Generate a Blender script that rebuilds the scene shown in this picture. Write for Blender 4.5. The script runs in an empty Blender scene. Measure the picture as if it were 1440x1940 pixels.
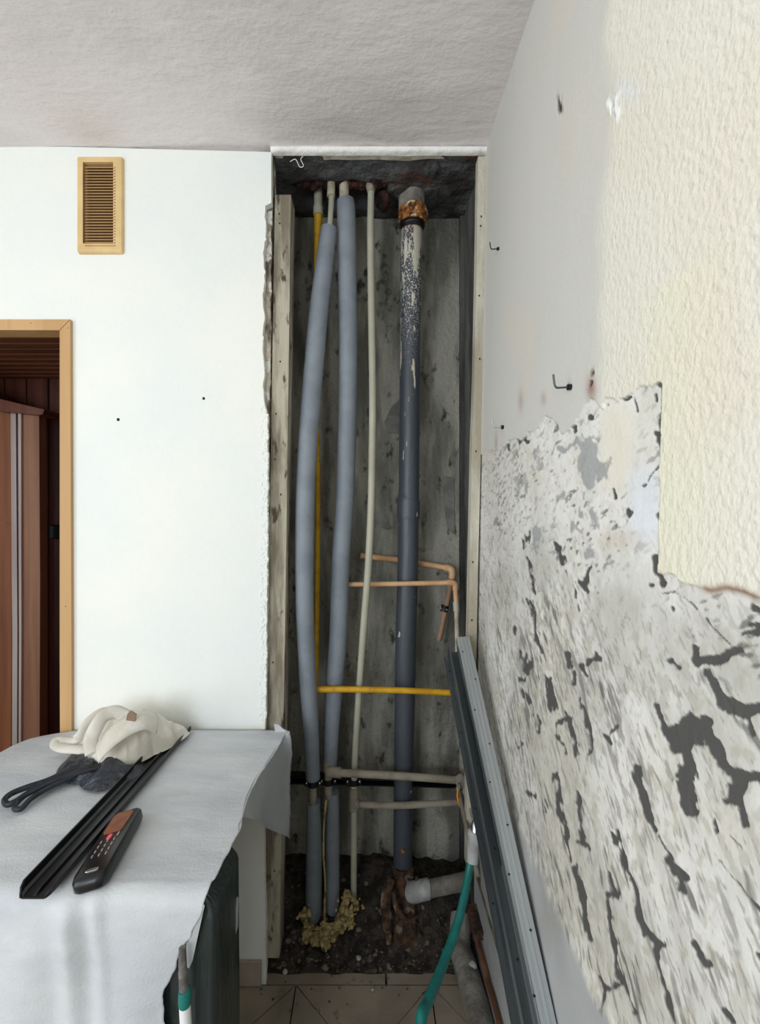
import bpy, math, random
import numpy as np
from mathutils import Vector, Matrix
random.seed(7); RNG = np.random.default_rng(7)
S = bpy.context.scene; COL = S.collection
F = 880.0; CH = 1.47; D = 1.415          # focal length in px of a 1440 px wide frame, eye height, distance of the far wall
# ---------------------------------------------------------------- camera, light, exposure
cd = bpy.data.cameras.new('camera'); cam = bpy.data.objects.new('camera', cd); COL.objects.link(cam)
cam.location = (0, 0, CH); cam.rotation_euler = (math.pi/2, 0, 0)
cd.sensor_fit = 'HORIZONTAL'; cd.sensor_width = 36; cd.lens = 36*F/1440; cd.clip_start = .02
cd.shift_x = 20/1440; cd.shift_y = -19/1440
S.camera = cam
w = bpy.data.worlds.new('world'); S.world = w; w.use_nodes = True
w.node_tree.nodes['Background'].inputs[0].default_value = (.75, .86, 1, 1)
w.node_tree.nodes['Background'].inputs[1].default_value = 1.0
def area(name, loc, rot, sx, sy, power, color):
    l = bpy.data.lights.new(name, 'AREA'); l.shape = 'RECTANGLE'; l.size = sx; l.size_y = sy
    l.energy = power; l.color = color
    o = bpy.data.objects.new(name, l); COL.objects.link(o); o.location = loc; o.rotation_euler = rot
    return o
area('window_daylight', (-1.3, -1.86, 1.65), (math.radians(90), 0, 0), 1.2, 1.2, 36, (.87, .94, 1))
area('balcony_door_daylight', (-2.36, -.55, 1.3), (math.radians(90), 0, math.radians(-90)), 1.1, 1.9, 27, (1, .99, .975))
S.view_settings.view_transform = 'Standard'; S.view_settings.look = 'None'
S.view_settings.exposure = 0.0; S.view_settings.gamma = 1; S.view_settings.use_curve_mapping = False
S.cycles.max_bounces = 8; S.cycles.diffuse_bounces = 6

def P(px, py, Y): return ((px-700)*Y/F, Y, CH-(py-951)*Y/F)
def OT(px, py, Z):                      # point on a level surface of height Z
    Y = (CH-Z)*F/(py-951); return ((px-700)*Y/F, Y, Z)
# ---------------------------------------------------------------- numpy noise
_T = RNG.random((64, 64, 64))
def vnoise(x, y, z=0.0):
    x, y, z = np.broadcast_arrays(np.asarray(x, float), np.asarray(y, float), np.asarray(z, float))
    xi = np.floor(x).astype(int); yi = np.floor(y).astype(int); zi = np.floor(z).astype(int)
    fx = x-xi; fy = y-yi; fz = z-zi
    fx = fx*fx*(3-2*fx); fy = fy*fy*(3-2*fy); fz = fz*fz*(3-2*fz)
    r = 0
    for a in (0, 1):
        for b in (0, 1):
            for c in (0, 1):
                r = r + _T[(xi+a) % 64, (yi+b) % 64, (zi+c) % 64]*(fx if a else 1-fx)*(fy if b else 1-fy)*(fz if c else 1-fz)
    return r
def fbm(x, y, z=0.0, o=4):
    s = 0; a = .5; t = 0; x = np.asarray(x, float); y = np.asarray(y, float)
    for i in range(o):
        x, y = x*.7986-y*.6018, x*.6018+y*.7986
        s = s+a*vnoise(x*2**i+7.3*i+40, y*2**i+3.1*i+40, np.asarray(z)*2**i+1.7*i); t += a; a *= .5
    return s/t
def sm(a, b, x):
    t = np.clip((x-a)/(b-a), 0, 1); return t*t*(3-2*t)
# ---------------------------------------------------------------- materials
def lin(c): return tuple(((v/255)/12.92 if v/255 <= .04045 else ((v/255+.055)/1.055)**2.4) for v in c)+(1,)
class NT:
    def __init__(s, name):
        s.m = bpy.data.materials.new(name); s.m.use_nodes = True; s.t = s.m.node_tree; s.b = s.t.nodes['Principled BSDF']
        s.tc = s.t.nodes.new('ShaderNodeTexCoord')
    def n(s, k, **kw):
        o = s.t.nodes.new(k)
        for a, v in kw.items(): setattr(o, a, v)
        return o
    def l(s, a, b): s.t.links.new(a, b)
    def noise(s, scale, stretch=(1, 1, 1), detail=4, rough=.55, dist=0):
        mp = s.n('ShaderNodeMapping'); s.l(s.tc.outputs['Object'], mp.inputs[0]); mp.inputs['Scale'].default_value = stretch
        t = s.n('ShaderNodeTexNoise'); s.l(mp.outputs[0], t.inputs['Vector'])
        t.inputs['Scale'].default_value = scale; t.inputs['Detail'].default_value = detail; t.inputs['Roughness'].default_value = rough
        t.inputs['Distortion'].default_value = dist
        return t.outputs['Fac']
    def ramp(s, f, lo, hi):
        r = s.n('ShaderNodeMapRange'); r.interpolation_type = 'SMOOTHSTEP'
        r.inputs[1].default_value = lo; r.inputs[2].default_value = hi; s.l(f, r.inputs[0]); return r.outputs[0]
    def mix(s, f, a, b, mode='MIX'):
        m = s.n('ShaderNodeMix', data_type='RGBA', blend_type=mode)
        if hasattr(f, 'node'): s.l(f, m.inputs[0])
        else: m.inputs[0].default_value = f
        for v, i in ((a, 6), (b, 7)):
            if hasattr(v, 'node'): s.l(v, m.inputs[i])
            else: m.inputs[i].default_value = v
        return m.outputs[2]
    def math(s, op, a, b):
        m = s.n('ShaderNodeMath', operation=op)
        for v, i in ((a, 0), (b, 1)):
            if hasattr(v, 'node'): s.l(v, m.inputs[i])
            else: m.inputs[i].default_value = v
        return m.outputs[0]
    def bump(s, h, dist, strength=1.0):
        b = s.n('ShaderNodeBump'); s.l(h, b.inputs['Height']); b.inputs['Distance'].default_value = dist
        if hasattr(strength, 'node'): s.l(strength, b.inputs['Strength'])
        else: b.inputs['Strength'].default_value = strength
        if s.b.inputs['Normal'].is_linked:
            s.l(s.b.inputs['Normal'].links[0].from_socket, b.inputs['Normal'])
        s.l(b.outputs[0], s.b.inputs['Normal'])
    def zpos(s):
        x = s.n('ShaderNodeSeparateXYZ'); s.l(s.tc.outputs['Object'], x.inputs[0]); return x.outputs[2]
def mat(name, c1, c2=None, scale=8, stretch=(1, 1, 1), lo=.4, hi=.6, c3=None, s3=30, st3=(1, 1, 1), lo3=.6, hi3=.68,
        rough=.7, metal=0, bump=None, bstretch=(1, 1, 1), spec=.4, fine=0.0):
    t = NT(name); out = None
    if c2 is not None: out = t.mix(t.ramp(t.noise(scale, stretch), lo, hi), lin(c1), lin(c2))
    else: t.b.inputs['Base Color'].default_value = lin(c1)
    if c3 is not None: out = t.mix(t.ramp(t.noise(s3, st3), lo3, hi3), out if out is not None else lin(c1), lin(c3))
    if fine:
        v = t.n('ShaderNodeMapRange'); t.l(t.noise(260), v.inputs[0]); v.inputs[3].default_value = 1-fine; v.inputs[4].default_value = 1+fine
        h = t.n('ShaderNodeVectorMath', operation='SCALE'); t.l(out, h.inputs[0]) if out is not None else None
        if out is None: h.inputs[0].default_value = lin(c1)[:3]
        t.l(v.outputs[0], h.inputs['Scale']); out = h.outputs[0]
    if out is not None: t.l(out, t.b.inputs['Base Color'])
    t.b.inputs['Roughness'].default_value = rough; t.b.inputs['Metallic'].default_value = metal
    t.b.inputs['Specular IOR Level'].default_value = spec
    if bump: t.bump(t.noise(bump[0], bstretch, 5), bump[1])
    return t.m
M = {}
M['wall'] = mat('white_wall_paint', (242, 243, 236), (234, 238, 236), 2.2, lo=.3, hi=.7, rough=.8, bump=(70, .0012), fine=.012)
M['ceiling'] = mat('ceiling_paint', (232, 226, 226), (222, 216, 216), 2.5, rough=.75, bump=(60, .0018), fine=.02)
M['ceiling'].node_tree  # roller relief below
def add_bump(m, scale, dist, stretch=(1, 1, 1)):
    t = NT.__new__(NT); t.m = m; t.t = m.node_tree; t.b = t.t.nodes['Principled BSDF']
    t.tc = [n for n in t.t.nodes if n.type == 'TEX_COORD'][0]; t.bump(t.noise(scale, stretch, 3), dist)
add_bump(M['ceiling'], 16, .0035, (1, 2, 1))
M['lip'] = mat('lip_plaster', (250, 249, 246), (226, 222, 216), 14, lo=.5, hi=.8, rough=.7, bump=(40, .006))
M['core'] = mat('broken_plaster', (196, 186, 172), (104, 94, 84), 30, (1, 1, .35), .42, .6, c3=(226, 224, 218), s3=22, lo3=.55, hi3=.6, rough=.9, bump=(60, .01))
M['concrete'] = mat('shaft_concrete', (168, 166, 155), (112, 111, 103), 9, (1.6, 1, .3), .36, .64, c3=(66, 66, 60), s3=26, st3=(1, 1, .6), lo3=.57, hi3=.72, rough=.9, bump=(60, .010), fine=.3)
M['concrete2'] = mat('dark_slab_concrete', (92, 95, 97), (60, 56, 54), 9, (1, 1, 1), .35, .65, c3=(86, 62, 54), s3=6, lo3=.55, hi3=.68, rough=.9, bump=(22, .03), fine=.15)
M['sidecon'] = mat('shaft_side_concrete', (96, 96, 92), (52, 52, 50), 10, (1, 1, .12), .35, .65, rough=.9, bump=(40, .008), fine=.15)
M['patch'] = mat('pale_plaster_patch', (132, 132, 126), (112, 112, 107), 20, rough=.9, bump=(50, .004))
M['hole'] = mat('rusty_hole_rim', (78, 44, 36), (34, 26, 24), 24, rough=.95, bump=(40, .02))
M['oldwood'] = mat('weathered_plank', (184, 178, 160), (122, 114, 98), 26, (1, 1, .14), .38, .64, c3=(84, 70, 58), s3=22, st3=(1.5, 1.5, .5), lo3=.58, hi3=.68, rough=.9, bump=(90, .004), bstretch=(1, 1, .15), fine=.12)
M['jamb'] = mat('jamb_plank', (206, 202, 188), (168, 160, 142), 14, (1, 1, .2), .38, .65, c3=(104, 84, 62), s3=10, st3=(1, 1, .6), lo3=.66, hi3=.76, rough=.9, bump=(80, .004), fine=.08)
M['knot'] = mat('nail_hole', (38, 30, 24), rough=.9)
M['foam_tube'] = mat('grey_insulation_foam', (134, 142, 151), (124, 132, 141), 10, rough=.45, bump=(300, .0012), fine=.05)
M['foam_end'] = mat('foam_cut_end', (90, 94, 100), rough=.8)
M['beige_pipe'] = mat('beige_plastic_pipe', (178, 176, 158), (166, 164, 148), 8, rough=.45, fine=.03)
M['dust_pipe'] = mat('dusty_beige_pipe', (150, 143, 127), (128, 120, 106), 14, rough=.7, fine=.08)
M['cream_pipe'] = mat('old_white_paint_pipe', (190, 182, 164), (160, 150, 130), 20, c3=(120, 62, 30), s3=24, lo3=.62, hi3=.68, rough=.7, bump=(60, .003))
M['rust'] = mat('rust', (170, 104, 48), (78, 48, 30), 60, lo=.4, hi=.6, c3=(212, 192, 156), s3=40, lo3=.52, hi3=.60, rough=.95, bump=(70, .012))
M['rustdark'] = mat('dark_rust', (92, 66, 48), (48, 38, 32), 40, lo=.38, hi=.62, c3=(128, 112, 96), s3=30, lo3=.56, hi3=.66, rough=.95, bump=(50, .014))
M['yellow'] = mat('yellow_gas_pipe', (214, 168, 30), (190, 138, 20), 14, lo=.4, hi=.65, c3=(120, 84, 30), s3=40, lo3=.66, hi3=.74, rough=.5, bump=(90, .001))
M['tan'] = mat('tan_plastic_pipe', (216, 176, 134), (196, 154, 112), 16, rough=.5, fine=.04)
M['tandull'] = mat('dull_tan_pipe', (150, 120, 96), (132, 104, 82), 16, rough=.6)
M['black'] = mat('black_plastic', (14, 15, 17), rough=.4)
M['blacksatin'] = mat('black_satin_channel', (15, 16, 19), (22, 24, 28), 9, rough=.34, spec=.5)
M['cable'] = mat('black_cable', (26, 30, 37), (38, 43, 52), 30, rough=.5)
M['bag'] = mat('black_plastic_film', (26, 31, 40), (44, 51, 62), 22, rough=.28, spec=.7, bump=(60, .01))
M['chrome'] = mat('chrome', (205, 208, 210), rough=.25, metal=1)
M['iron'] = mat('dark_rail', (44, 46, 50), rough=.35, metal=.7)
M['steel'] = mat('zinc_steel', (186, 192, 194), (168, 174, 176), 6, (1, .1, .1), rough=.42, metal=.55)
M['steeldark'] = mat('dull_zinc', (90, 97, 100), (70, 76, 80), 9, (3, .15, .15), rough=.4, metal=.6)
M['teal'] = mat('teal_rubber', (20, 116, 108), (16, 100, 94), 30, rough=.4, spec=.5)
M['whiteplastic'] = mat('dirty_white_plastic', (172, 174, 172), (150, 150, 148), 30, rough=.5)
M['paper'] = mat('tissue_paper', (206, 209, 211), (188, 192, 197), 7, (.6, 1.7, 1), .3, .7, rough=.75, bump=(9, .004), bstretch=(.8, 2, 1), fine=.03)
add_bump(M['paper'], 200, .0008)
M['paperback'] = mat('paper_flap', (178, 182, 184), (164, 168, 171), 6, rough=.8, bump=(25, .002))
M['tarp'] = mat('dark_plastic_sheet', (48, 58, 57), (33, 42, 43), 8, (2, 2, .3), .35, .7, rough=.28, spec=.6, bump=(18, .012), bstretch=(1, 1, .2))
M['rag'] = mat('cotton_rag', (222, 218, 208), (206, 200, 187), 12, rough=.9, bump=(200, .001))
M['clothwrap'] = mat('grey_brown_cloth', (128, 122, 120), (92, 88, 88), 30, rough=.9, bump=(80, .004))
M['tag'] = mat('brown_tag', (132, 110, 92), rough=.8)
M['vent'] = mat('beige_vent_plastic', (226, 196, 142), (216, 184, 130), 10, rough=.5, fine=.03)
M['ventslat'] = mat('tan_vent_slat', (190, 154, 106), (176, 140, 92), 14, rough=.6, fine=.05)
M['ventback'] = mat('dusty_mesh', (132, 100, 62), rough=.9)
M['doortrim'] = mat('beech_laminate', (202, 163, 114), (192, 152, 102), 9, (2, 2, .1), rough=.5, fine=.03)
M['lacquer'] = mat('red_brown_panel', (94, 42, 24), (62, 24, 14), 14, (1, 1, .06), .35, .65, rough=.4, bump=(50, .001), bstretch=(1, 1, .1))
M['slat'] = mat('brown_ceiling_slat', (112, 66, 40), (88, 48, 30), 14, (.08, 1, 1), .35, .65, rough=.5)
M['pine'] = mat('knotty_pine', (126, 76, 44), (100, 56, 32), 12, (1.5, 1, .08), .35, .65, c3=(92, 44, 24), s3=9, st3=(1.2, 1, .7), lo3=.69, hi3=.75, rough=.5)
M['pinelight'] = mat('pale_knotty_pine', (138, 96, 72), (116, 76, 54), 12, (1.5, 1, .08), .35, .65, c3=(100, 52, 32), s3=9, st3=(1.2, 1, .7), lo3=.68, hi3=.74, rough=.5)
M['alu'] = mat('aluminium_strip', (176, 164, 160), (150, 136, 134), 5, (1, 1, .1), rough=.35, metal=.4)
M['tile'] = mat('beige_floor_tile', (156, 145, 128), (132, 122, 108), 6, lo=.3, hi=.7, c3=(100, 88, 70), s3=14, lo3=.62, hi3=.75, rough=.45, bump=(40, .001), fine=.06)
M['grout'] = mat('dark_grout', (58, 52, 46), (44, 40, 36), 12, rough=.95)
M['skirt'] = mat('grey_beige_skirting_tile', (172, 160, 146), (154, 142, 128), 10, rough=.5, fine=.05)
M['rubble'] = mat('rubble_dirt', (78, 70, 62), (44, 40, 36), 30, lo=.38, hi=.62, c3=(112, 96, 82), s3=50, lo3=.62, hi3=.7, rough=1, bump=(110, .02), fine=.3)
M['chip'] = mat('rubble_chip', (118, 110, 100), (78, 70, 64), 14, rough=.95)
M['pufoam'] = mat('yellow_pu_foam', (182, 164, 112), (100, 80, 46), 40, lo=.45, hi=.68, rough=.85, bump=(60, .012))
M['cementpipe'] = mat('cement_coated_pipe', (148, 146, 138), (112, 108, 100), 16, lo=.35, hi=.65, rough=.9, bump=(50, .006), fine=.1)
M['board'] = mat('white_board', (178, 182, 184), (164, 168, 170), 5, rough=.6, fine=.04)
M['boardedge'] = mat('raw_board_edge', (130, 120, 102), (96, 86, 70), 26, rough=.9, bump=(80, .004))
M['copper'] = mat('rusty_thin_pipe', (132, 92, 64), (98, 66, 46), 20, rough=.6)
M['screen'] = mat('amber_screen', (132, 76, 46), (112, 60, 36), 60, rough=.35)
M['redkey'] = mat('red_key', (226, 92, 98), rough=.4)
M['key'] = mat('pale_key', (150, 142, 136), rough=.4)
M['orange'] = mat('orange_lever', (216, 142, 40), rough=.5)
M['string'] = mat('white_string', (226, 224, 216), rough=.8)
M['table'] = mat('table_board', (150, 120, 88), (132, 104, 76), 8, (1, .1, 1), rough=.6)
M['winframe'] = mat('window_frame_white', (235, 236, 236), rough=.4)
# stack pipe: dark plastic with paint smears towards the top
t = NT('dark_grey_stack_pipe')
z = t.zpos(); base = t.mix(t.ramp(t.noise(6, (1, 1, .2)), .3, .7), lin((74, 80, 88)), lin((62, 67, 75)))
th = t.n('ShaderNodeMapRange'); t.l(z, th.inputs[0]); th.inputs[1].default_value = 1.50; th.inputs[2].default_value = 2.38; th.inputs[3].default_value = .64; th.inputs[4].default_value = .45
smear = t.math('GREATER_THAN', t.noise(20, (1.6, 1.6, .22), 5, .65), th.outputs[0])
lim = t.math('GREATER_THAN', z, 1.46)
c = t.mix(t.math('MULTIPLY', smear, lim), base, lin((196, 190, 172)))
sp = t.math('MULTIPLY', t.math('GREATER_THAN', t.noise(190, detail=2), .56), t.ramp(z, 1.75, 2.1)); c = t.mix(sp, c, lin((200, 198, 188)))
drop = t.math('GREATER_THAN', t.noise(34, (1, 1, .55), 1), .765); c = t.mix(drop, c, lin((190, 190, 186)))
rz = t.math('MULTIPLY', t.ramp(t.noise(16), .5, .6), t.ramp(z, 2.22, 2.38)); c = t.mix(rz, c, lin((160, 98, 50)))
t.l(c, t.b.inputs['Base Color']); t.b.inputs['Roughness'].default_value = .42; t.bump(t.noise(60, (1, 1, .3)), .0015)
M['stack'] = t.m
# right wall: colours come from the wall's own painted pattern
t = NT('stripped_wall')
at = t.n('ShaderNodeAttribute', attribute_name='albedo'); ar = t.n('ShaderNodeAttribute', attribute_name='relief')
v = t.n('ShaderNodeMapRange'); t.l(t.noise(240, detail=3), v.inputs[0]); v.inputs[3].default_value = .93; v.inputs[4].default_value = 1.07
h = t.n('ShaderNodeVectorMath', operation='SCALE'); t.l(at.outputs['Color'], h.inputs[0]); t.l(v.outputs[0], h.inputs['Scale'])
t.l(h.outputs[0], t.b.inputs['Base Color']); t.b.inputs['Roughness'].default_value = .8; t.b.inputs['Specular IOR Level'].default_value = .3
t.bump(t.noise(125, (1, 1, .8), 3, .45), .0030, ar.outputs['Fac']); t.bump(t.noise(22, (1, 1, .8), 3), .0014, .5)
M['strip'] = t.m
# ---------------------------------------------------------------- mesh building
class MB:
    def __init__(s): s.v = []; s.f = []; s.mi = []; s.n = 0
    def add(s, v, f, mi=0):
        v = np.asarray(v, float).reshape(-1, 3); s.v.append(v)
        s.f += [tuple(i+s.n for i in q) for q in f]; s.mi += [mi]*len(f); s.n += len(v); return s
    def box(s, a, b, mi=0, bev=0.0):
        x0, y0, z0 = (min(p, q) for p, q in zip(a, b)); x1, y1, z1 = (max(p, q) for p, q in zip(a, b))
        if bev <= 0:
            v = [(x, y, z) for z in (z0, z1) for y in (y0, y1) for x in (x0, x1)]
            return s.add(v, [(0, 2, 3, 1), (4, 5, 7, 6), (0, 1, 5, 4), (2, 6, 7, 3), (0, 4, 6, 2), (1, 3, 7, 5)], mi)
        c = [(x0+bev, y0), (x1-bev, y0), (x1, y0+bev), (x1, y1-bev), (x1-bev, y1), (x0+bev, y1), (x0, y1-bev), (x0, y0+bev)]
        cx, cy = (x0+x1)/2, (y0+y1)/2
        def ins(p): return (p[0]-math.copysign(bev, p[0]-cx), p[1]-math.copysign(bev, p[1]-cy))
        rings = [[ins(p)+(z0,) for p in c], [p+(z0+bev,) for p in c], [p+(z1-bev,) for p in c], [ins(p)+(z1,) for p in c]]
        f = [tuple(range(7, -1, -1)), tuple(24+i for i in range(8))]
        for r in range(3):
            for i in range(8): f.append((r*8+i, r*8+(i+1) % 8, (r+1)*8+(i+1) % 8, (r+1)*8+i))
        return s.add([p for r in rings for p in r], f, mi)
    def prism(s, poly, vec, mi=0):       # closed outline swept along a vector
        p = np.asarray(poly, float); n = len(p); q = p+np.asarray(vec, float)
        f = [tuple(range(n)), tuple(range(2*n-1, n-1, -1))]+[(i, i+n, (i+1) % n+n, (i+1) % n) for i in range(n)]
        return s.add(np.vstack([p, q]), f, mi)
    def grid(s, G, mi=0, flip=False):
        G = np.asarray(G); a, b = G.shape[:2]
        f = []
        for i in range(a-1):
            for j in range(b-1):
                q = (i*b+j, i*b+j+1, (i+1)*b+j+1, (i+1)*b+j); f.append(q[::-1] if flip else q)
        return s.add(G.reshape(-1, 3), f, mi)
    def tube(s, pts, rad, seg=16, mi=0, res=8, wob=0.0, smooth=True, cap=True, squash=1.0):
        p = np.asarray(pts, float); r = np.asarray(rad if hasattr(rad, '__len__') else [rad]*len(p), float)
        if smooth and len(p) > 2:
            e = np.vstack([2*p[0]-p[1], p, 2*p[-1]-p[-2]]); er = np.concatenate([[r[0]], r, [r[-1]]])
            o = []; orr = []
            for i in range(1, len(e)-2):
                for k in range(res):
                    u = k/res
                    def cr(a): return .5*((2*a[i])+(-a[i-1]+a[i+1])*u+(2*a[i-1]-5*a[i]+4*a[i+1]-a[i+2])*u*u+(-a[i-1]+3*a[i]-3*a[i+1]+a[i+2])*u**3)
                    o.append(cr(e)); orr.append(float(cr(er)))
            o.append(p[-1]); orr.append(r[-1]); p = np.array(o); r = np.array(orr)
        n = len(p); T = np.gradient(p, axis=0); T /= np.linalg.norm(T, axis=1)[:, None]
        up = np.array([0, 1, 0]) if abs(T[0][1]) < .8 else np.array([1, 0, 0])
        N = np.cross(T[0], up); N /= np.linalg.norm(N); v = []
        for i in range(n):
            N = N-T[i]*N.dot(T[i]); N /= np.linalg.norm(N); B = np.cross(T[i], N)
            for k in range(seg):
                a = 2*math.pi*k/seg; rr = r[i]*(1+(random.random()-.5)*wob)
                v.append(p[i]+rr*(math.cos(a)*N+squash*math.sin(a)*B))
        f = [(i*seg+k, i*seg+(k+1) % seg, (i+1)*seg+(k+1) % seg, (i+1)*seg+k) for i in range(n-1) for k in range(seg)]
        if cap: f += [tuple(range(seg-1, -1, -1)), tuple((n-1)*seg+k for k in range(seg))]
        return s.add(v, f, mi)
    def blob(s, c, r, amp=.25, fs=3, seg=20, ring=12, mi=0, seed=0, ridge=False):
        v = []; r = np.asarray(r if hasattr(r, '__len__') else (r, r, r), float)
        for i in range(ring+1):
            th = math.pi*i/ring
            for k in range(seg):
                ph = 2*math.pi*k/seg; d = np.array([math.sin(th)*math.cos(ph), math.sin(th)*math.sin(ph), math.cos(th)])
                q = float(fbm(d[0]*fs+seed+9, d[1]*fs+9, d[2]*fs+9, 3))-.5
                if ridge: q = .5-abs(q)*4
                v.append(np.asarray(c)+d*r*(1+q*2*amp))
        f = [(i*seg+k, (i+1)*seg+k, (i+1)*seg+(k+1) % seg, i*seg+(k+1) % seg) for i in range(ring) for k in range(seg)]
        return s.add(v, f, mi)
    def build(s, name, mats, parent=None, smooth=False, auto=40, label=None):
        v = np.vstack(s.v); off = np.array(WL.get(parent, (0, 0, 0))) if parent else np.zeros(3)
        me = bpy.data.meshes.new(name); me.from_pydata((v-off).tolist(), [], s.f)
        mats = mats if isinstance(mats, (list, tuple)) else [mats]
        for m in mats: me.materials.append(m)
        if len(mats) > 1: me.polygons.foreach_set('material_index', s.mi)
        me.validate(); me.update()
        if smooth:
            me.polygons.foreach_set('use_smooth', [True]*len(me.polygons))
            try: me.set_sharp_from_angle(angle=math.radians(auto))
            except Exception: pass
        o = bpy.data.objects.new(name, me); COL.objects.link(o); WL[o] = tuple(off)
        if parent: o.parent = parent
        if label: o['label'] = label
        return o
WL = {}
def thing(name, label, cat, loc, group=None):
    o = bpy.data.objects.new(name, None); o.empty_display_size = .05; COL.objects.link(o); o.location = loc; WL[o] = tuple(loc)
    o['label'] = label; o['category'] = cat
    if group: o['group'] = group
    return o
def tag(o, label, cat, group=None):
    me = o.data; n = len(me.vertices); a = np.empty(n*3); me.vertices.foreach_get('co', a); a = a.reshape(-1, 3)
    c = np.array([(a[:, 0].min()+a[:, 0].max())/2, (a[:, 1].min()+a[:, 1].max())/2, a[:, 2].min()])
    o['label'] = label; o['category'] = cat
    if group: o['group'] = group
    return o
def struct(o): o['kind'] = 'structure'; return o
def PT(L): return [P(*q[:3]) for q in L]
def PR(L): return [q[3]*q[2]/F/2 for q in L]
def pipe(mb, L, seg=16, **k): return mb.tube(PT(L), PR(L), seg, **k)

# ================================================================= SETTING
CZ = 2.552; XL = -2.42; YR = -1.92
def wx(Z, Y=None):        # face of the right wall, slightly out of plumb, recessed at the foot
    Z = np.asarray(Z, float); return .337+.0175*(Z-1.47)+.030*(1-sm(.28, .55, Z))
# ceiling and floor
n = 60; xs = np.linspace(XL, .40, 90); ys = np.linspace(YR, 1.44, 110)
X, Y = np.meshgrid(xs, ys, indexing='ij')
near = sm(-.45, -.1, X)*sm(1.05, 1.38, Y)
Zc = CZ+(fbm(X*5, Y*5, 1)-.5)*.008+(fbm(X*7+3, Y*18, 4)-.5)*.020*near+np.where(Y > 1.38, 0, 0)
mb = MB(); mb.grid(np.stack([X, Y, Zc], -1)); mb.box((XL-.1, YR-.1, CZ+.02), (.5, 1.44, CZ+.12))
struct(mb.build('ceiling', M['ceiling'], smooth=True))
mb = MB(); mb.box((XL-.1, YR-.1, -.12), (.6, 1.80, -.012)); mb.box((XL-.1, 1.42, -.012), (-.34, 1.9, -.006))
fl = struct(mb.build('floor', M['grout']))
TS = .41
for i in range(-6, 2):
    for j in range(0, 8):
        x0, y1 = -.2215+i*TS, 1.412-j*TS; x1 = min(x0+TS-.004, .375); y0 = y1-TS+.004; x0 = max(x0, XL)
        if x1-x0 < .05 or y0 < YR-.1: continue
        mb = MB(); cx, cy = -.2215+i*TS+(TS-.004)/2, (y0+y1)/2; g = .0012; cx = min(cx, x1-.001) if x1 < cx else cx
        for (a, b, off) in (((x0, y0), (x1, y0), (0, -g)), ((x1, y0), (x1, y1), (g, 0)), ((x1, y1), (x0, y1), (0, g)), ((x0, y1), (x0, y0), (-g, 0))):
            ccx = max(min(cx, x1-.01), x0+.01)
            pa = np.array([a[0], a[1], -.012]); pb = np.array([b[0], b[1], -.012]); pc = np.array([ccx+off[0], cy+off[1], -.012])
            dd = (pb-pa)/np.linalg.norm(pb-pa)*.0022
            mb.prism([pa+dd, pb-dd, pc], (0, 0, .012))
        mb.build('tile', M['tile'], fl)
x0 = -.36
while x0 < .33:                        # narrow strip of cut tiles running into the shaft
    x1 = min(x0+.41, .34); mb = MB(); pts = [(x0+.002, 1.417)]+[(x1-.002, 1.417)]
    xx = np.linspace(x1-.002, x0+.002, 9); pts += [(a, 1.452+random.uniform(-.008, .006)) for a in xx]
    mb.prism([(a, b, -.012) for a, b in pts], (0, 0, .011)); mb.build('tile', M['tile'], fl); x0 = x1+.002
# far wall (named back) with door opening, broken edge at the shaft
DX0, DX1, DZ = -1.78, -.925, 2.0
mb = MB()
mb.box((XL-.1, D, 0), (DX0, D+.10, CZ)); mb.box((DX0, D, DZ), (DX1, D+.05, CZ))
edge = [(515, 276), (514, 300), (514, 384), (503, 390), (501, 470), (499, 560), (499, 660), (500, 760), (507, 790), (508, 900), (507, 1050), (505, 1200), (503, 1370), (500, 1450), (500, 1600), (503, 1740), (504, 1864)]
ep = []
for k in range(len(edge)-1):
    a, b = edge[k], edge[k+1]; m = max(2, int((b[1]-a[1])/9))
    for q in range(m):
        u = q/m; y = a[1]+(b[1]-a[1])*u; j = 0 if y < 380 else (1 if y < 760 else .45)
        x = a[0]+(b[0]-a[0])*u+j*(float(fbm(y*.06, 3, 2, 3))-.5)*9
        ep.append(P(x, y, D))
ep.append(P(504, 1865, D))
mb.prism([(DX1, D, 0), (DX1, D, CZ)]+[(p[0], D, min(p[2], CZ)) for p in ep[1:]], (0, .022, 0))
mb.box((DX1, D+.022, 0), (-.34, D+.072, CZ))
wb = struct(mb.build('wall_back', M['wall']))
# torn plaster beads along the broken edge
mb = MB()
for k, p in enumerate(ep[12:-6]):
    y = 951+(CH-p[2])*F/D
    if 760 < y < 1380 or random.random() < .25:
        for q in range(5 if 760 < y < 1380 else 1):
            mb.blob((p[0]-.001-random.random()**1.6*.020*(y > 760), D+.0015, p[2]+random.uniform(-.006, .006)), (.002+.003*random.random(), .0032, .003+.006*random.random()), .5, 2, 8, 6, seed=k+q*3)
o = mb.build('plaster_bead', M['wall'], wb, smooth=True); o['kind'] = 'stuff'
# rough core behind the plaster
mb = MB(); a = []
for y in range(286, 1866, 7):
    j = (float(fbm(y*.05, 8, 1, 3))-.5); x = 517 if y < 372 else 515+j*10-(y-372)*.0105
    a.append(P(x, y, D+.024))
mb.prism([(-.36, D+.024, 0), (-.36, D+.024, CZ)]+[(p[0], p[1], max(0, min(CZ, p[2]))) for p in a], (0, .05, 0))
mb.build('broken_brick_edge', M['core'], wb, label='rough broken brick and mortar edge')
# skirting tiles
bs = struct(bpy.data.objects.new('baseboard_back', None)); COL.objects.link(bs); WL[bs] = (0, 0, 0)
x1 = P(496, 1850, D)[0]
for k in range(2):
    MB().box((x1-.29, D-.009, .002), (x1, D, .078), bev=.002).build('tile', M['skirt'], bs); x1 -= .293
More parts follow.
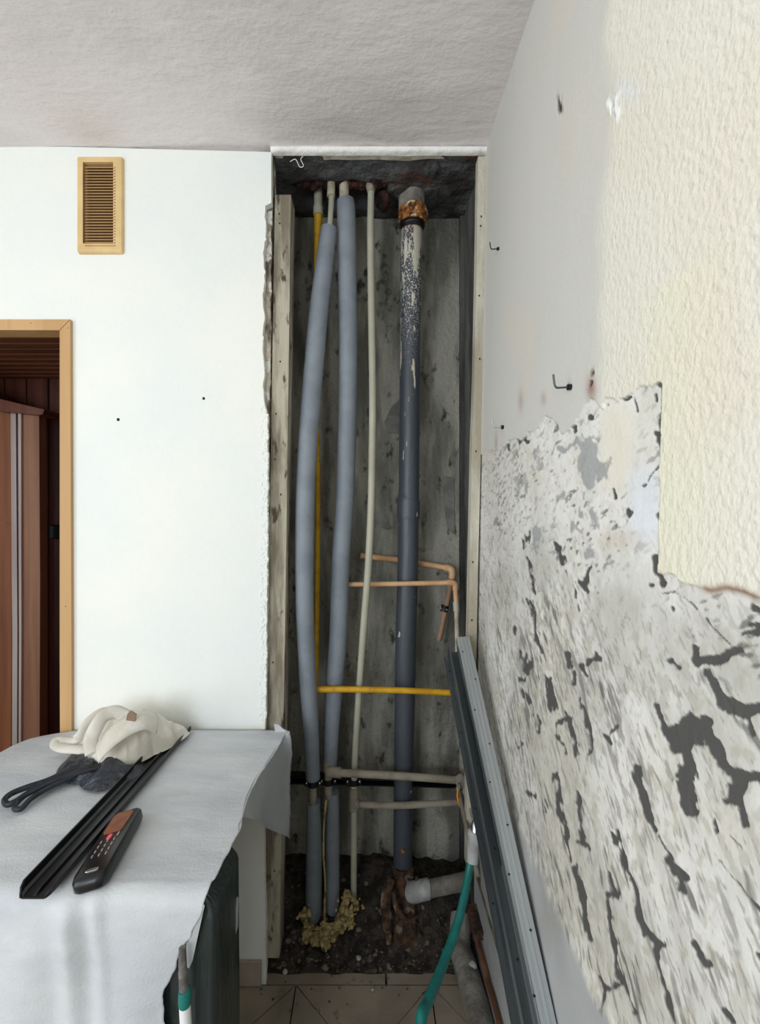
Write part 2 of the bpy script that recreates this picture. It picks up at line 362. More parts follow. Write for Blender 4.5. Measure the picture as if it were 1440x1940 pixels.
# hole marks in the far wall
for (px, py, r) in ((386, 755, .0045), (224, 795, .005)):
    mb = MB(); c = P(px, py, D); mb.blob((c[0], D+.001, c[2]), (r, .003, r), .4, 2, 12, 8)
    mb.build('screw_hole', M['knot'], wb)
# other room walls, behind and left of the viewer, with the openings the daylight comes in by
mb = MB(); mb.box((XL-.12, -1.1, 2.25), (XL, 0, CZ)); mb.box((XL-.12, YR-.1, 0), (XL, -1.1, CZ)); mb.box((XL-.12, 0, 0), (XL, D+.1, CZ)); mb.box((XL-.12, -1.1, 0), (XL, 0, .35))
struct(mb.build('wall_left', M['wall']))
mb = MB(); mb.box((XL-.1, YR-.12, 0), (.5, YR, .9)); mb.box((XL-.1, YR-.12, 2.25), (.5, YR, CZ)); mb.box((XL-.1, YR-.12, .9), (-1.93, YR, 2.25)); mb.box((-.67, YR-.12, .9), (.5, YR, 2.25))
struct(mb.build('wall_front', M['wall']))
for nm, (x0, x1, z0, z1) in {'window_1': (-1.93, -.67, .9, 2.25)}.items():
    mb = MB(); y = YR-.06
    for a, b in (((x0, y, z0), (x0+.06, y+.05, z1)), ((x1-.06, y, z0), (x1, y+.05, z1)), ((x0, y, z0), (x1, y+.05, z0+.06)), ((x0, y, z1-.06), (x1, y+.05, z1)), (((x0+x1)/2-.04, y, z0), ((x0+x1)/2+.04, y+.05, z1))): mb.box(a, b)
    struct(mb.build(nm, M['winframe']))
# ---------------------------------------------------------------- right wall
px_c = np.linspace(1475, 905, 420); Yf = .337*F/(px_c-700)
Yc = np.concatenate([np.linspace(YR, .36, 14)[:-1], Yf[Yf > .362], [D+.004]]); Yc = np.unique(np.round(Yc, 6))
Zr = np.unique(np.round(np.concatenate([np.linspace(0, .70, 40), np.arange(.70, 1.66, .0016), np.arange(1.66, CZ+.01, .008)]), 5))
YY, ZZ = np.meshgrid(Yc, Zr, indexing='ij'); XX = wx(ZZ)
U = 700+XX*F/np.maximum(YY, .2); V = 951+(CH-ZZ)*F/np.maximum(YY, .2)
A = -YY
def smin(a, b, k=5.0):
    h = np.clip(.5+.5*(b-a)/k, 0, 1); return b*(1-h)+a*h-k*h*(1-h)
def strokes(L, ox, oy, sc, wob):
    d = np.full(U.shape, 1e3)
    n1 = (fbm(A*34, ZZ*34, 3, 5)-.5)*2; n2 = (fbm(A*34+20, ZZ*34, 5, 5)-.5)*2
    u = U+n1*wob; v = V+n2*wob
    n3 = (fbm(A*75, ZZ*75, 12, 4)-.5)*2.4
    for (x0, y0, x1, y1, r) in L:
        x0, y0, x1, y1, r = ox+x0*sc, oy+y0*sc, ox+x1*sc, oy+y1*sc, r*sc
        dx, dy = x1-x0, y1-y0; q = dx*dx+dy*dy+1e-6
        lo, hi = min(x0, x1)-r-20, max(x0, x1)+r+20
        m = (u > lo) & (u < hi) & (v > min(y0, y1)-r-20) & (v < max(y0, y1)+r+20)
        uu, vv = u[m], v[m]; t_ = np.clip(((uu-x0)*dx+(vv-y0)*dy)/q, 0, 1)
        d[m] = np.minimum(d[m], np.hypot(uu-x0-t_*dx, vv-y0-t_*dy)-r+n3[m]*(r*.55+2)) if 0 else smin(d[m], np.hypot(uu-x0-t_*dx, vv-y0-t_*dy)-r+n3[m]*(r*.6+2))
    return d
L8 = [(945,380,1010,520,18),(1030,500,1170,480,40),(1100,480,1100,470,48),(1140,500,1080,560,52),(1085,560,1090,680,32),(1085,700,1100,800,34),(1090,800,1125,850,24),(1190,520,1270,680,26),(1300,690,1440,705,30),(1310,720,1300,800,44),(1320,820,1350,910,24),(1230,560,1290,700,20),
 (1125,110,1140,190,18),(1140,180,1240,165,24),(1270,140,1330,125,16),(1190,230,1260,350,28),(1260,360,1350,400,34),(1350,410,1440,380,28),(1370,440,1385,520,12),(1370,48,1440,30,18),(1400,10,1440,0,10),
 (1015,170,1045,205,11),(550,130,568,200,8),(575,230,590,270,12),(615,200,640,225,16),(640,180,688,160,14),(355,120,380,240,8),(380,240,340,270,9),(395,170,370,210,7),(470,250,485,390,13),(425,60,430,140,10),(405,0,425,60,6),(370,300,380,370,10),(420,430,425,480,10),(510,460,560,440,12),(545,420,600,600,10),(510,470,540,600,6),(610,350,640,480,10),(640,480,660,590,12),(720,520,735,540,14),(745,500,765,480,4),
 (855,660,890,790,12),(890,790,910,900,20),(905,900,935,950,14),(600,760,615,900,11),(615,900,625,1000,12),(610,1000,650,1020,8),(500,680,510,800,8),(510,800,530,900,16),(545,920,560,1080,10),(580,1120,620,1250,14),(620,1250,650,1440,10),(440,800,460,860,5),(385,760,400,780,9),(320,20,325,60,7),(320,550,340,560,6),
 (765,950,775,985,20),(780,990,830,1160,7),(830,1160,900,1380,10),(910,1400,965,1470,18),(940,1480,1010,1700,11),(1010,1700,1040,1824,15),(755,1130,775,1230,10),(740,1240,780,1230,9),(740,1240,745,1340,13),(750,1340,790,1600,10),(790,1600,845,1760,12),(800,1650,720,1660,10),(720,1660,700,1780,12),(690,1610,720,1660,8),
 (1040,1135,1090,1150,22),(1060,1160,1070,1210,15),(1000,1080,1030,1130,9),(1120,1450,1160,1520,10),(1150,1510,1190,1560,14),(1410,1520,1440,1560,12),(1250,1770,1290,1824,13),(1220,1090,1440,1340,3),(950,980,1010,1090,5),(1280,970,1330,1030,6),(1205,890,1220,940,6),(560,1440,575,1440,8),(1400,1290,1440,1340,6)]
L7 = [(925,200,932,330,8),(930,330,928,420,6),(915,450,932,530,16),(935,560,935,640,8),(898,615,850,698,7),(825,730,840,715,4),(925,870,930,950,13),(890,1090,950,1200,18),(905,208,915,212,13),(750,272,770,270,13),(780,290,790,345,5),(885,260,895,285,9),(487,400,492,450,10),(570,388,580,395,13),
 (395,1010,430,1120,12),(560,1140,540,1210,12),(525,1210,560,1250,9),(265,960,270,1010,7),(265,1100,285,1260,8),(265,1300,310,1560,8),(1345,1470,1440,1460,20),(1380,1420,1440,1420,16),(1400,1335,1440,1350,18),(745,840,755,880,10),(770,860,770,870,6),(680,740,690,780,7),(1085,1530,1110,1600,18),(1255,1575,1325,1560,12),(1160,1590,1230,1590,8),(485,1250,490,1290,6),(510,1320,515,1350,6),(985,1330,992,1350,6),(240,990,235,1050,6),(200,1440,205,1480,7),(890,1215,880,1210,9),(225,495,240,490,10),(160,520,165,540,8),(1150,1390,1270,1530,2.5),(930,1255,1000,1260,3),(1000,1260,1100,1340,3),(450,1560,460,1600,10),(590,1560,600,1600,10),(235,1540,238,1600,6)]
dark = np.minimum(strokes(L8, 840, 1180, .4167, 13), strokes(L7, 900, 650, .375, 11))
G7 = [(580,540,600,640,45),(545,560,550,700,28),(420,530,530,515,14),(560,490,620,500,14),(300,540,305,640,10),(225,680,200,740,16),(310,960,310,1000,20),(430,780,450,760,12),(520,830,525,850,16),(590,860,595,890,14),(510,950,520,960,18),(570,1060,565,1080,20),(560,770,545,760,10)]
grey = strokes(G7, 900, 650, .375, 22)
# adhesive zone limits
warp = (fbm(A*26, ZZ*26, 9, 4)-.5)
top = 1.613+warp*.035+np.where((U > 1008) & (U < 1140), .018*np.sin((U-1008)*.075), 0)
inner = YY > .541+ (fbm(ZZ*40, A*3, 2, 3)-.5)*.006
ze = np.where(inner, top, 1.386+(fbm(A*30, 1, 2, 3)-.5)*.02)
zone = sm(-.0016, .0016, ze-ZZ)*sm(.745, .770, ZZ+warp*.05)
# colour fields
def C(c): return np.array(lin(c)[:3])[None, None, :]
def mixc(a, b, f): return a*(1-f[..., None])+b*f[..., None]
ylw = sm(.70, .645, YY+(fbm(ZZ*9, A*9, 1, 3)-.5)*.08)
base = mixc(C((208, 207, 201)), C((229, 226, 213)), ylw)
pk = sm(.52, .78, fbm(A*6+4, ZZ*5, 7, 3)); base = mixc(base, C((226, 204, 184)), pk*.2)
ye = np.exp(-((A+.52)/.05)**2)*(ZZ < 1.72)*(ZZ > 1.38); base = mixc(base, C((232, 230, 200)), ye*.45)
stain = np.exp(-(((U-1120)/9)**2+((V-735)/22)**2))*.8+np.exp(-(((U-986)/5)**2+((V-760)/20)**2))*.4+np.exp(-(((U-1030)/5)**2+((V-755)/12)**2))*.4+np.exp(-(((U-940)/3)**2+((V-840)/22)**2))*.4
base = mixc(base, C((150, 104, 84)), np.clip(stain, 0, 1)*(YY > .4))
lowf = fbm(A*7, ZZ*7, 2, 4)
adh = mixc(C((226, 225, 220)), C((196, 195, 188)), sm(.35, .65, lowf))
up = sm(1.34, 1.42, ZZ+warp*.1); adh = mixc(adh, C((234, 233, 228)), up*.6)
warm = sm(.5, .72, fbm(A*7+11, ZZ*7, 5, 4)); adh = mixc(adh, C((216, 210, 196)), warm*.45)
cream = sm(0, 1, np.exp(-(((U-1162)/30)**4+((V-850)/90)**4))); adh = mixc(adh, C((230, 224, 206)), cream*.7)
cool = np.exp(-(((U-1215)/32)**4+((V-960)/80)**4)); adh = mixc(adh, C((222, 229, 238)), cool*.7)
pinkp = np.exp(-(((U-1170)/45)**4+((V-1022)/18)**4)); adh = mixc(adh, C((206, 190, 172)), pinkp*.4)
calm = np.clip(1-cream-cool-np.exp(-(((U-1200)/60)**4+((V-1100)/55)**4))*.7-np.exp(-(((U-1205)/60)**4+((V-800)/70)**4))*.8, .0, 1)
# scrape marks: lens shaped, tilt changes with height
def rot(th):
    c, s = math.cos(th), math.sin(th); return A*c+ZZ*s, -A*s+ZZ*c
a1, b1 = rot(math.radians(22)); a2, b2 = rot(math.radians(-48)); a3, b3 = rot(math.radians(-62))
m1 = fbm(a1*62, b1*150, 1, 3); m2 = fbm(a2*30, b2*92, 4, 3); m3 = fbm(a3*12, b3*40, 8, 4); m4 = fbm(a2*80, b2*210, 6, 4)
hi = sm(1.24, 1.42, ZZ+(lowf-.5)*.2); mk = m1*hi+m2*(1-hi)
dens = fbm(A*5+2, ZZ*5+4, 3, 3); dens2 = fbm(A*11+8, ZZ*11+4, 7, 3)
edgeL = sm(.70, 1.05, YY); amt = .45+.55*sm(.35, .7, dens2)
marks = sm(.60, .665, mk+(dens-.5)*.20+edgeL*.02-.004*(1-hi))*calm
core_ = sm(.665, .72, mk+(dens-.5)*.20)*calm
streak = sm(.46, .74, m3+(dens-.5)*.3)*(1-hi)*calm
mott = sm(.50, .66, fbm(A*95, ZZ*80, 11, 4)+(dens2-.5)*.35)*calm*(1-hi*.55)
finem = sm(.60, .70, m4+(dens-.5)*.25)*calm*(1-hi*.5)
foot = sm(.86, .77, ZZ)*sm(.72, .95, YY); finem = np.clip(finem+foot*mott, 0, 1)
adh = mixc(adh, C((166, 163, 154)), streak*.34)
adh = mixc(adh, C((170, 163, 146)), mott*.42)
adh = mixc(adh, C((128, 124, 115)), finem*.50)
adh = mixc(adh, C((150, 149, 144)), marks*.62*amt)
adh = mixc(adh, C((98, 96, 92)), core_*.70*amt)
gm = sm(3, -3, grey)*(YY > .36); adh = mixc(adh, C((158, 160, 161)), gm*.85)
dm = sm(1.2, -1.2, dark)*(YY > .36)
adh = mixc(adh, C((84, 83, 82)), dm)
low = mixc(C((176, 178, 178)), C((160, 160, 158)), sm(.3, .7, lowf))
rest = mixc(base, low, sm(.78, .76, ZZ))
albedo = mixc(rest, adh, zone)
rim = np.exp(-((ZZ-ze)/.004)**2)*(YY < .541)*(YY > .3); albedo = mixc(albedo, C((146, 108, 82)), rim*sm(.4, .6, fbm(A*30, ZZ*10, 2))*.8)
# holes at the old fixings
hz = strokes([(1120,703,1120,710,3.6),(1119,722,1118,730,2.2),(1057,186,1058,208,2.6),(1067,176,1061,210,1.2),(1161,191,1162,195,3.2),(1162,212,1164,216,2.4),(1060,200,1064,206,2.6),(1077,732,1080,735,1.5),(1147,768,1146,768,2)], 0, 0, 1, 4)
hm = sm(1, -1, hz)*(YY > .36); albedo = mixc(albedo, C((70, 56, 48)), hm)
wp = strokes([(1158,190,1163,212,8),(1163,205,1172,208,6),(1166,215,1168,226,4),(1172,190,1176,180,3)], 0, 0, 1, 8)
wm = sm(2, -2, wp)*(1-hm)*(YY > .36); albedo = mixc(albedo, C((250, 250, 248)), wm)
bl = np.exp(-(((U-1190)/22)**2+((V-170)/22)**2)); albedo = mixc(albedo, C((222, 228, 232)), bl*.6)
# relief: the paint layer stands proud, scrapes are sunk
H = -.0034*zone+(fbm(A*40, ZZ*40, 2, 4)-.5)*.0022*zone-marks*zone*.0007-dm*.0016*zone+gm*.0006*zone-hm*.004+wm*.0015+(fbm(A*4, ZZ*2.5, 8, 3)-.5)*.006*sm(1.62, 1.75, ZZ)
H = H+np.where(YY < .36, 0, 0)
G = np.stack([XX-H*1.0, YY, ZZ], -1)
na, nb = U.shape; idx = np.arange(na*nb).reshape(na, nb)
fq = np.stack([idx[:-1, :-1], idx[:-1, 1:], idx[1:, 1:], idx[1:, :-1]], -1).reshape(-1, 4)
me = bpy.data.meshes.new('wall_right'); nf = len(fq)
me.vertices.add(na*nb); me.vertices.foreach_set('co', G.reshape(-1))
me.loops.add(nf*4); me.loops.foreach_set('vertex_index', fq.reshape(-1))
me.polygons.add(nf); me.polygons.foreach_set('loop_start', np.arange(nf)*4); me.polygons.foreach_set('loop_total', np.full(nf, 4))
me.update(calc_edges=True); me.polygons.foreach_set('use_smooth', np.ones(nf, bool)); me.materials.append(M['strip'])
ca = me.attributes.new('albedo', 'FLOAT_COLOR', 'POINT')
ca.data.foreach_set('color', np.concatenate([albedo, np.ones((na, nb, 1))], -1).reshape(-1))
rl = me.attributes.new('relief', 'FLOAT', 'POINT')
rl.data.foreach_set('value', ((.15+.85*ylw)*(1-zone)*sm(.9, 1.1, ZZ)+zone*.22).reshape(-1))
wr = bpy.data.objects.new('wall_right', me); COL.objects.link(wr); struct(wr); WL[wr] = (0, 0, 0)
mb = MB(); mb.box((.40, YR-.1, 0), (.50, D+.5, CZ)); mb.build('masonry', M['sidecon'], wr)
# ---------------------------------------------------------------- pipe shaft
YB = 1.75
def roughgrid(p0, pu, pv, nu, nv, nrm, amp, fs, seed=0):
    u = np.linspace(0, 1, nu)[:, None, None]; v = np.linspace(0, 1, nv)[None, :, None]
    G = np.asarray(p0)+u*np.asarray(pu)+v*np.asarray(pv)
    h = (fbm(G[..., 0]*fs+seed, G[..., 1]*fs+3, G[..., 2]*fs, 4)-.5)*amp
    return G+h[..., None]*np.asarray(nrm)
mb = MB(); mb.grid(roughgrid((-.42, YB, -.02), (.80, 0, 0), (0, 0, 2.6), 70, 190, (0, 1, 0), .012, 12)); mb.box((-.45, YB+.02, -.02), (.42, YB+.1, 2.6))
sb = struct(mb.build('wall_shaft_back', M['concrete'], smooth=True))
for poly in ([(757,757),(768,762),(765,800),(757,822),(735,818),(728,800),(742,770)], [(710,970),(730,968),(736,990),(742,1000),(735,1004),(715,997),(708,985)], [(838,900),(860,905),(862,1010),(848,1000),(842,960)]):
    q = [P(a, b, YB-.006) for a, b in poly]; MB().prism(q, (0, .008, 0)).build('plaster_patch', M['patch'], sb)
mb = MB(); mb.box((.338, 1.73, .05), (.372, 1.75, 2.54)); mb.build('shutter_ridge', M['sidecon'], sb)
mb = MB(); mb.grid(roughgrid((.352, D+.03, -.02), (0, .36, 0), (0, 0, 2.6), 24, 190, (-1, 0, 0), .014, 14, 5))
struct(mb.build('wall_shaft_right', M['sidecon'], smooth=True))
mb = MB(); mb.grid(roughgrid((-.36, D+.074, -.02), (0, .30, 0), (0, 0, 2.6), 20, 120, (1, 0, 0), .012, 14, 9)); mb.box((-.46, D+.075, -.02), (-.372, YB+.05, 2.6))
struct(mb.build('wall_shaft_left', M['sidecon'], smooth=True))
# slab over the shaft with a rough pipe opening
nu, nv = 90, 50
u = np.linspace(-.40, .40, nu)[:, None]+0*np.zeros((1, nv)); v = np.linspace(D+.012, YB+.02, nv)[None, :]+0*u
hole = np.exp(-(((u+.10)/.16)**4+((v-1.625)/.055)**4))+np.exp(-(((u-.145)/.05)**4+((v-1.56)/.04)**4))*.0
z_ = 2.538+(fbm(u*14, v*14, 3, 4)-.5)*.022+hole*.085+(fbm(u*30, v*30, 3, 4)-.5)*.03*sm(.1, .5, hole)
mb = MB(); mb.grid(np.stack([u+0*v, v, z_], -1), flip=True); mb.box((-.45, D+.012, 2.66), (.45, YB+.1, 2.72))
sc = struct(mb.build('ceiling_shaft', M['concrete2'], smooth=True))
mb = MB()
for k in range(13):
    a = -.24+k*.024; mb.blob((a, 1.575+random.uniform(-.01, .01), 2.55), (.02, .018, .015), .5, 3, 12, 8, seed=k)
mb.blob((.015, 1.56, 2.542), (.032, .03, .022), .5, 3, 16, 10, seed=31); mb.blob((.05, 1.62, 2.52), (.03, .04, .03), .5, 3, 16, 10, seed=35)
mb.build('crumbled_opening_rim', M['hole'], sc, smooth=True)['kind'] = 'stuff'
mb = MB(); mb.blob((.20, 1.50, 2.55), (.03, .045, .02), .5, 3, 16, 10, seed=3); mb.blob((.10, 1.6, 2.545), (.05, .05, .018), .5, 3, 16, 10, seed=8)
mb.build('mortar_lump', M['concrete2'], sc, smooth=True)
# lip, lintel board and jamb board round the opening
mb = MB(); z1 = CZ+.004; n_ = 60; rows = []
for i in range(n_):
    x = -.300+(.357+.300)*i/(n_-1); jj = (float(fbm(i*.3, 1, 1, 3))-.5)*.004
    r = []
    for k in range(9):
        a = math.pi*k/8; r.append((x, D+.006-.012*math.sin(a)-.004, 2.543+.009*math.cos(a)+jj*(k > 4)))
    r.append((x, D+.012, 2.5335)); rows.append(r)
mb.grid(np.array(rows)); struct(mb.build('trim_1', M['lip'], smooth=True))
mb = MB(); a = []
for i in range(30):
    x = -.292+.635*i/29; a.append((x, D+.012, 2.539+(float(fbm(i*.35, 4, 1, 3))-.5)*.012-.003*math.sin(i/29*3)))
mb.prism([(-.292, D+.012, 2.545), (.343, D+.012, 2.545)]+a[::-1], (0, .02, 0)); struct(mb.build('trim_2', M['jamb']))
mb = MB(); Lx = [(906, 921, 296), (903, 918, 500), (899, 914, 700), (894, 911, 850), (890, 906, 1050), (887, 903, 1200), (885, 899, 1400), (884, 895, 1640)]
a = [P(l, y, D-.002) for l, r, y in Lx]; b = [P(r+.5, y, D-.002) for l, r, y in Lx]
mb.prism(a+b[::-1], (0, .034, 0)); tj = struct(mb.build('trim_3', M['jamb']))
mb = MB()
for (px, py) in ((911, 428), (912, 410), (909, 680), (902, 855), (896, 1065), (894, 1175), (908, 560), (892, 1280)):
    c = P(px, py, D-.003); MB().blob(c, (.0022, .0014, .003), .3, 2, 8, 6).build('nail_hole', M['knot'], tj)
# timber post at the left of the shaft
tp = thing('timber_post', 'weathered grey wooden plank standing upright at the left of the pipe shaft', 'timber', (-.28, 1.45, 0))
yf = D+.026; a = [P(521, 369, yf), P(551, 369, yf), P(545, 850, yf), P(537, 1385, yf), P(529, 1815, yf), P(500, 1815, yf), P(505, 1385, yf), P(513, 850, yf)]
MB().prism(a, (0, .075, 0)).build('plank', M['oldwood'], tp)
mb = MB()
for (px, py) in ((529, 405), (530, 423), (531, 685), (523, 784), (521, 870), (532, 937), (517, 1255), (520, 1650), (545, 1700)):
    if px < 540: MB().blob(P(px, py, yf-.0005), (.0022, .0012, .003), .3, 2, 8, 6).build('nail_hole', M['knot'], tp)

# ================================================================= PIPES
# left insulated pipe
t1 = thing('insulated_pipe', 'grey foam-lagged pipe in the shaft bowing forward to the left, nearest the plank', 'pipe', P(593, 1771, 1.585))
A1 = [(623,434,1.55,31),(614,505,1.535,34),(604,590,1.52,36),(596,680,1.51,37),(588,780,1.5,37),(581,880,1.49,36),(578,970,1.485,36),(577,1060,1.485,35),(577.5,1150,1.49,34),(580,1220,1.5,33),(584,1300,1.52,32),(589,1380,1.54,30),(593,1474,1.56,27)]
pipe(MB(), A1, 28).build('foam_sleeve', M['foam_tube'], t1, smooth=True)
pipe(MB(), [(594,1518,1.585,26),(595,1600,1.59,30),(594,1700,1.59,31),(593,1778,1.585,30)], 24).build('foam_sleeve', M['foam_tube'], t1, smooth=True, label='lower grey foam sleeve')
pipe(MB(), [(629,340,1.56,11),(628,380,1.56,11),(624,440,1.55,10)], 14).build('bare_pipe', M['beige_pipe'], t1, smooth=True)
pipe(MB(), [(628,342,1.558,15),(627,372,1.558,16)], 14, smooth=False, wob=.12).build('rusty_collar', M['cream_pipe'], t1, smooth=True)
mb = pipe(MB(), [(593,1466,1.56,14),(593,1495,1.56,14),(593,1512,1.562,15),(594,1524,1.575,11)], 16); mb.build('bare_pipe', M['dust_pipe'], t1, smooth=True)
# second insulated pipe
t2 = thing('insulated_pipe', 'straighter grey foam-lagged pipe in the shaft, right of the bowed one', 'pipe', P(630, 1755, 1.6))
B1 = [(654,380,1.57,32),(656,400,1.57,35),(658,520,1.565,35.5),(660,640,1.56,35.5),(659,760,1.56,35),(656.5,860,1.56,34.5),(653,960,1.56,34),(646,1060,1.565,34),(640.5,1210,1.58,33.5),(634.5,1290,1.59,33),(629,1370,1.6,29),(626,1448,1.605,26)]
pipe(MB(), B1, 28).build('foam_sleeve', M['foam_tube'], t2, smooth=True)
pipe(MB(), [(630,1500,1.61,25),(630,1600,1.61,27),(630,1760,1.60,27)], 24).build('foam_sleeve', M['foam_tube'], t2, smooth=True, label='lower grey foam sleeve')
pipe(MB(), [(652,338,1.57,18),(652,384,1.57,18)], 16, smooth=False, wob=.1).build('rusty_stub', M['cream_pipe'], t2, smooth=True)
mb = pipe(MB(), [(622,1442,1.60,18),(622,1458,1.585,19),(626,1464,1.57,19)], 16); pipe(mb, [(622,1462,1.572,19),(646,1464,1.558,19)], 16, smooth=False)
pipe(mb, [(632,1458,1.559,21),(633,1470,1.559,21)], 16, smooth=False) if 0 else None
mb.build('elbow_fitting', M['dust_pipe'], t2, smooth=True)
pipe(MB(), [(640,1464,1.556,14),(720,1468,1.552,14),(800,1473,1.548,14),(880,1479,1.545,14)], 16).build('branch_pipe', M['dust_pipe'], t2, smooth=True, label='dusty beige pipe running level to the right')
mb = pipe(MB(), [(622,1466,1.60,15),(622,1500,1.60,15),(623,1511,1.60,13)], 16); mb.build('bare_pipe', M['dust_pipe'], t2, smooth=True)
# yellow gas pipe
t3 = thing('gas_pipe', 'yellow gas pipe behind the bowed lagged pipe, with a level branch to the right', 'pipe', P(598, 1312, 1.65))
pipe(MB(), [(603,346,1.62,16),(603,398,1.62,16)], 16, smooth=False).build('socket', M['beige_pipe'], t3, smooth=True, label='pale grey socket')
pipe(MB(), [(603,392,1.62,19),(603,408,1.62,19)], 16, smooth=False).build('collar', M['beige_pipe'], t3, smooth=True)
pipe(MB(), [(603,404,1.62,16),(602,440,1.63,14),(600,520,1.64,11),(601,800,1.66,10),(602,950,1.66,10),(600,1200,1.65,10),(598,1290,1.63,10),(597,1306,1.59,11),(602,1306,1.556,12)], 14).build('riser', M['yellow'], t3, smooth=True)
pipe(MB(), [(600,1306,1.548,12),(660,1306,1.543,11.5),(760,1308,1.54,11.5),(846,1312,1.54,11.5),(900,1314,1.54,11.5)], 14).build('branch_pipe', M['yellow'], t3, smooth=True)
# thin beige riser
t4 = thing('thin_riser_pipe', 'thin beige plastic riser, gently curved, right of the lagged pipes', 'pipe', P(670, 1705, 1.6))
pipe(MB(), [(703,362,1.56,12.5),(702,450,1.55,13),(704,600,1.53,13.5),(706,750,1.52,13.5),(705,860,1.52,13.5),(703,960,1.525,13.5),(698,1070,1.53,13.5),(689,1190,1.545,13.5),(681,1300,1.575,12.5),(674,1410,1.595,12.5),(671,1480,1.60,12),(671,1560,1.60,12),(670,1710,1.60,12)], 16).build('pipe_run', M['beige_pipe'], t4, smooth=True)
pipe(MB(), [(703,344,1.56,17),(703,354,1.56,19),(703,364,1.56,15)], 14, wob=.15).build('dirty_collar', M['dust_pipe'], t4, smooth=True)
mb = pipe(MB(), [(671,1492,1.60,17),(671,1510,1.60,17)], 16, smooth=False); pipe(mb, [(671,1508,1.60,19),(671,1534,1.60,19)], 16, smooth=False)
pipe(mb, [(668,1523,1.60,18),(682,1523,1.594,18)], 16, smooth=False); mb.build('tee_fitting', M['dust_pipe'], t4, smooth=True)
pipe(MB(), [(680,1524,1.594,12),(740,1526,1.59,12.5),(800,1524,1.585,12.5),(872,1520,1.58,12)], 16).build('branch_pipe', M['dust_pipe'], t4, smooth=True)
# waste stack
t5 = thing('waste_stack', 'thick dark grey waste stack pipe, paint-smeared and rusty at the top', 'pipe', P(764, 1660, 1.63))
YS = 1.635
pipe(MB(), [(780,424,YS,40),(779,480,YS,41),(778,600,YS,39),(776,750,YS,38.5),(774.5,954,YS,38.5)], 32).build('upper_pipe', M['stack'], t5, smooth=True)
pipe(MB(), [(774.5,946,YS,42),(774,950,YS,43),(773.5,976,YS,42.5),(773.4,983,YS,41.5)], 32).build('coupling', M['stack'], t5, smooth=True)
pipe(MB(), [(773.4,981,YS,39),(773,1060,YS,39.5),(769,1210,YS,39),(767.5,1300,YS,39),(764,1500,YS,36),(763,1655,YS,36)], 32).build('lower_pipe', M['stack'], t5, smooth=True)
pipe(MB(), [(780,346,1.62,50),(780,370,1.62,50),(780,404,1.62,49)], 28, wob=.03).build('cast_socket', M['cementpipe'], t5, smooth=True)
pipe(MB(), [(782,396,1.62,51),(782,404,1.62,55),(783,414,1.62,55),(783,423,1.62,48)], 28, wob=.07).build('rusty_ring', M['rust'], t5, smooth=True)
pipe(MB(), [(781,420,1.625,46),(781,427,1.625,48),(781,431,1.625,47),(781,434,1.625,42)], 28).build('gap_shade_ring', M['black'], t5, smooth=True)  # added black ring, stands in for the dark shaded gap under the rusty ring
pipe(MB(), [(763,1640,1.63,40),(763,1655,1.625,44),(763,1672,1.62,46),(767,1690,1.60,44),(768,1720,1.585,46),(767,1760,1.56,58),(765,1785,1.55,64)], 24, wob=.16).build('corroded_foot', M['rustdark'], t5, smooth=True)
for L_, r_, q_ in (([P(742,1665,1.56), P(731,1700,1.53), P(733,1750,1.51), P(738,1788,1.5)], [.012, .018, .015, .008], .4), ([P(745,1690,1.53), P(752,1722,1.52), P(775,1745,1.52), P(792,1735,1.54)], [.008, .008, .007, .005], .8), ([P(790,1660,1.58), P(790,1690,1.57), P(783,1715,1.56)], [.006, .008, .006], .8)):
    MB().tube(L_, r_, 14, wob=.35, squash=q_).build('casing_shard', M['rustdark'], t5, smooth=True)
mb = pipe(MB(), [(778,1690,1.58,32),(784,1690,1.572,36),(812,1684,1.56,34),(814,1684,1.56,29)], 20, smooth=False, wob=.08); mb.build('branch_mouth', M['whiteplastic'], t5, smooth=True)
pipe(MB(), [(812,1684,1.565,29),(850,1676,1.57,29),(886,1668,1.58,29)], 20, smooth=False, wob=.03).build('branch_pipe', M['cementpipe'], t5, smooth=True)
pipe(MB(), [(760,1612,1.60,7),(768,1612,1.60,7)], 8, wob=.5).build('rust_spot', M['rust'], t5, smooth=True)
# tan pipes
t6 = thing('tan_pipe', 'tan plastic pipe end run passing behind the thick stack, elbowing down with a black clip', 'pipe', P(832, 1213, 1.66))
pipe(MB(), [(683,1053,1.715,11.5),(760,1061,1.715,11.5),(846,1076,1.69,11)], 14, smooth=False).build('level_run', M['tan'], t6, smooth=True)
mb = pipe(MB(), [(842,1075,1.69,14),(850,1077,1.69,14),(856,1081,1.685,14),(857,1088,1.68,13),(856,1096,1.68,13)], 14); mb.build('elbow_fitting', M['tan'], t6, smooth=True)
pipe(MB(), [(856,1094,1.68,10),(852,1120,1.67,10),(832,1213,1.66,10)], 14, smooth=False).build('drop', M['tandull'], t6, smooth=True)
pipe(MB(), [(843,1147,1.665,15),(841,1158,1.665,15)], 14, smooth=False).build('pipe_clip', M['black'], t6, smooth=True)
for px, py, r in ((833.5, 1151, .006), (846, 1155, .004)): c = P(px, py, 1.645); MB().box((c[0]-r, c[1]-r, c[2]-r), (c[0]+r, c[1]+r, c[2]+r), bev=.001).build('clip_screw', M['chrome'], t6)
t7 = thing('tan_pipe', 'tan plastic pipe passing in front of the thick stack, elbowing down behind the steel rails', 'pipe', P(867, 1240, 1.58))
pipe(MB(), [(652,1107.5,1.60,9.5),(760,1106,1.585,9.5),(850,1104,1.575,9.5)], 14, smooth=False).build('level_run', M['tan'], t7, smooth=True)
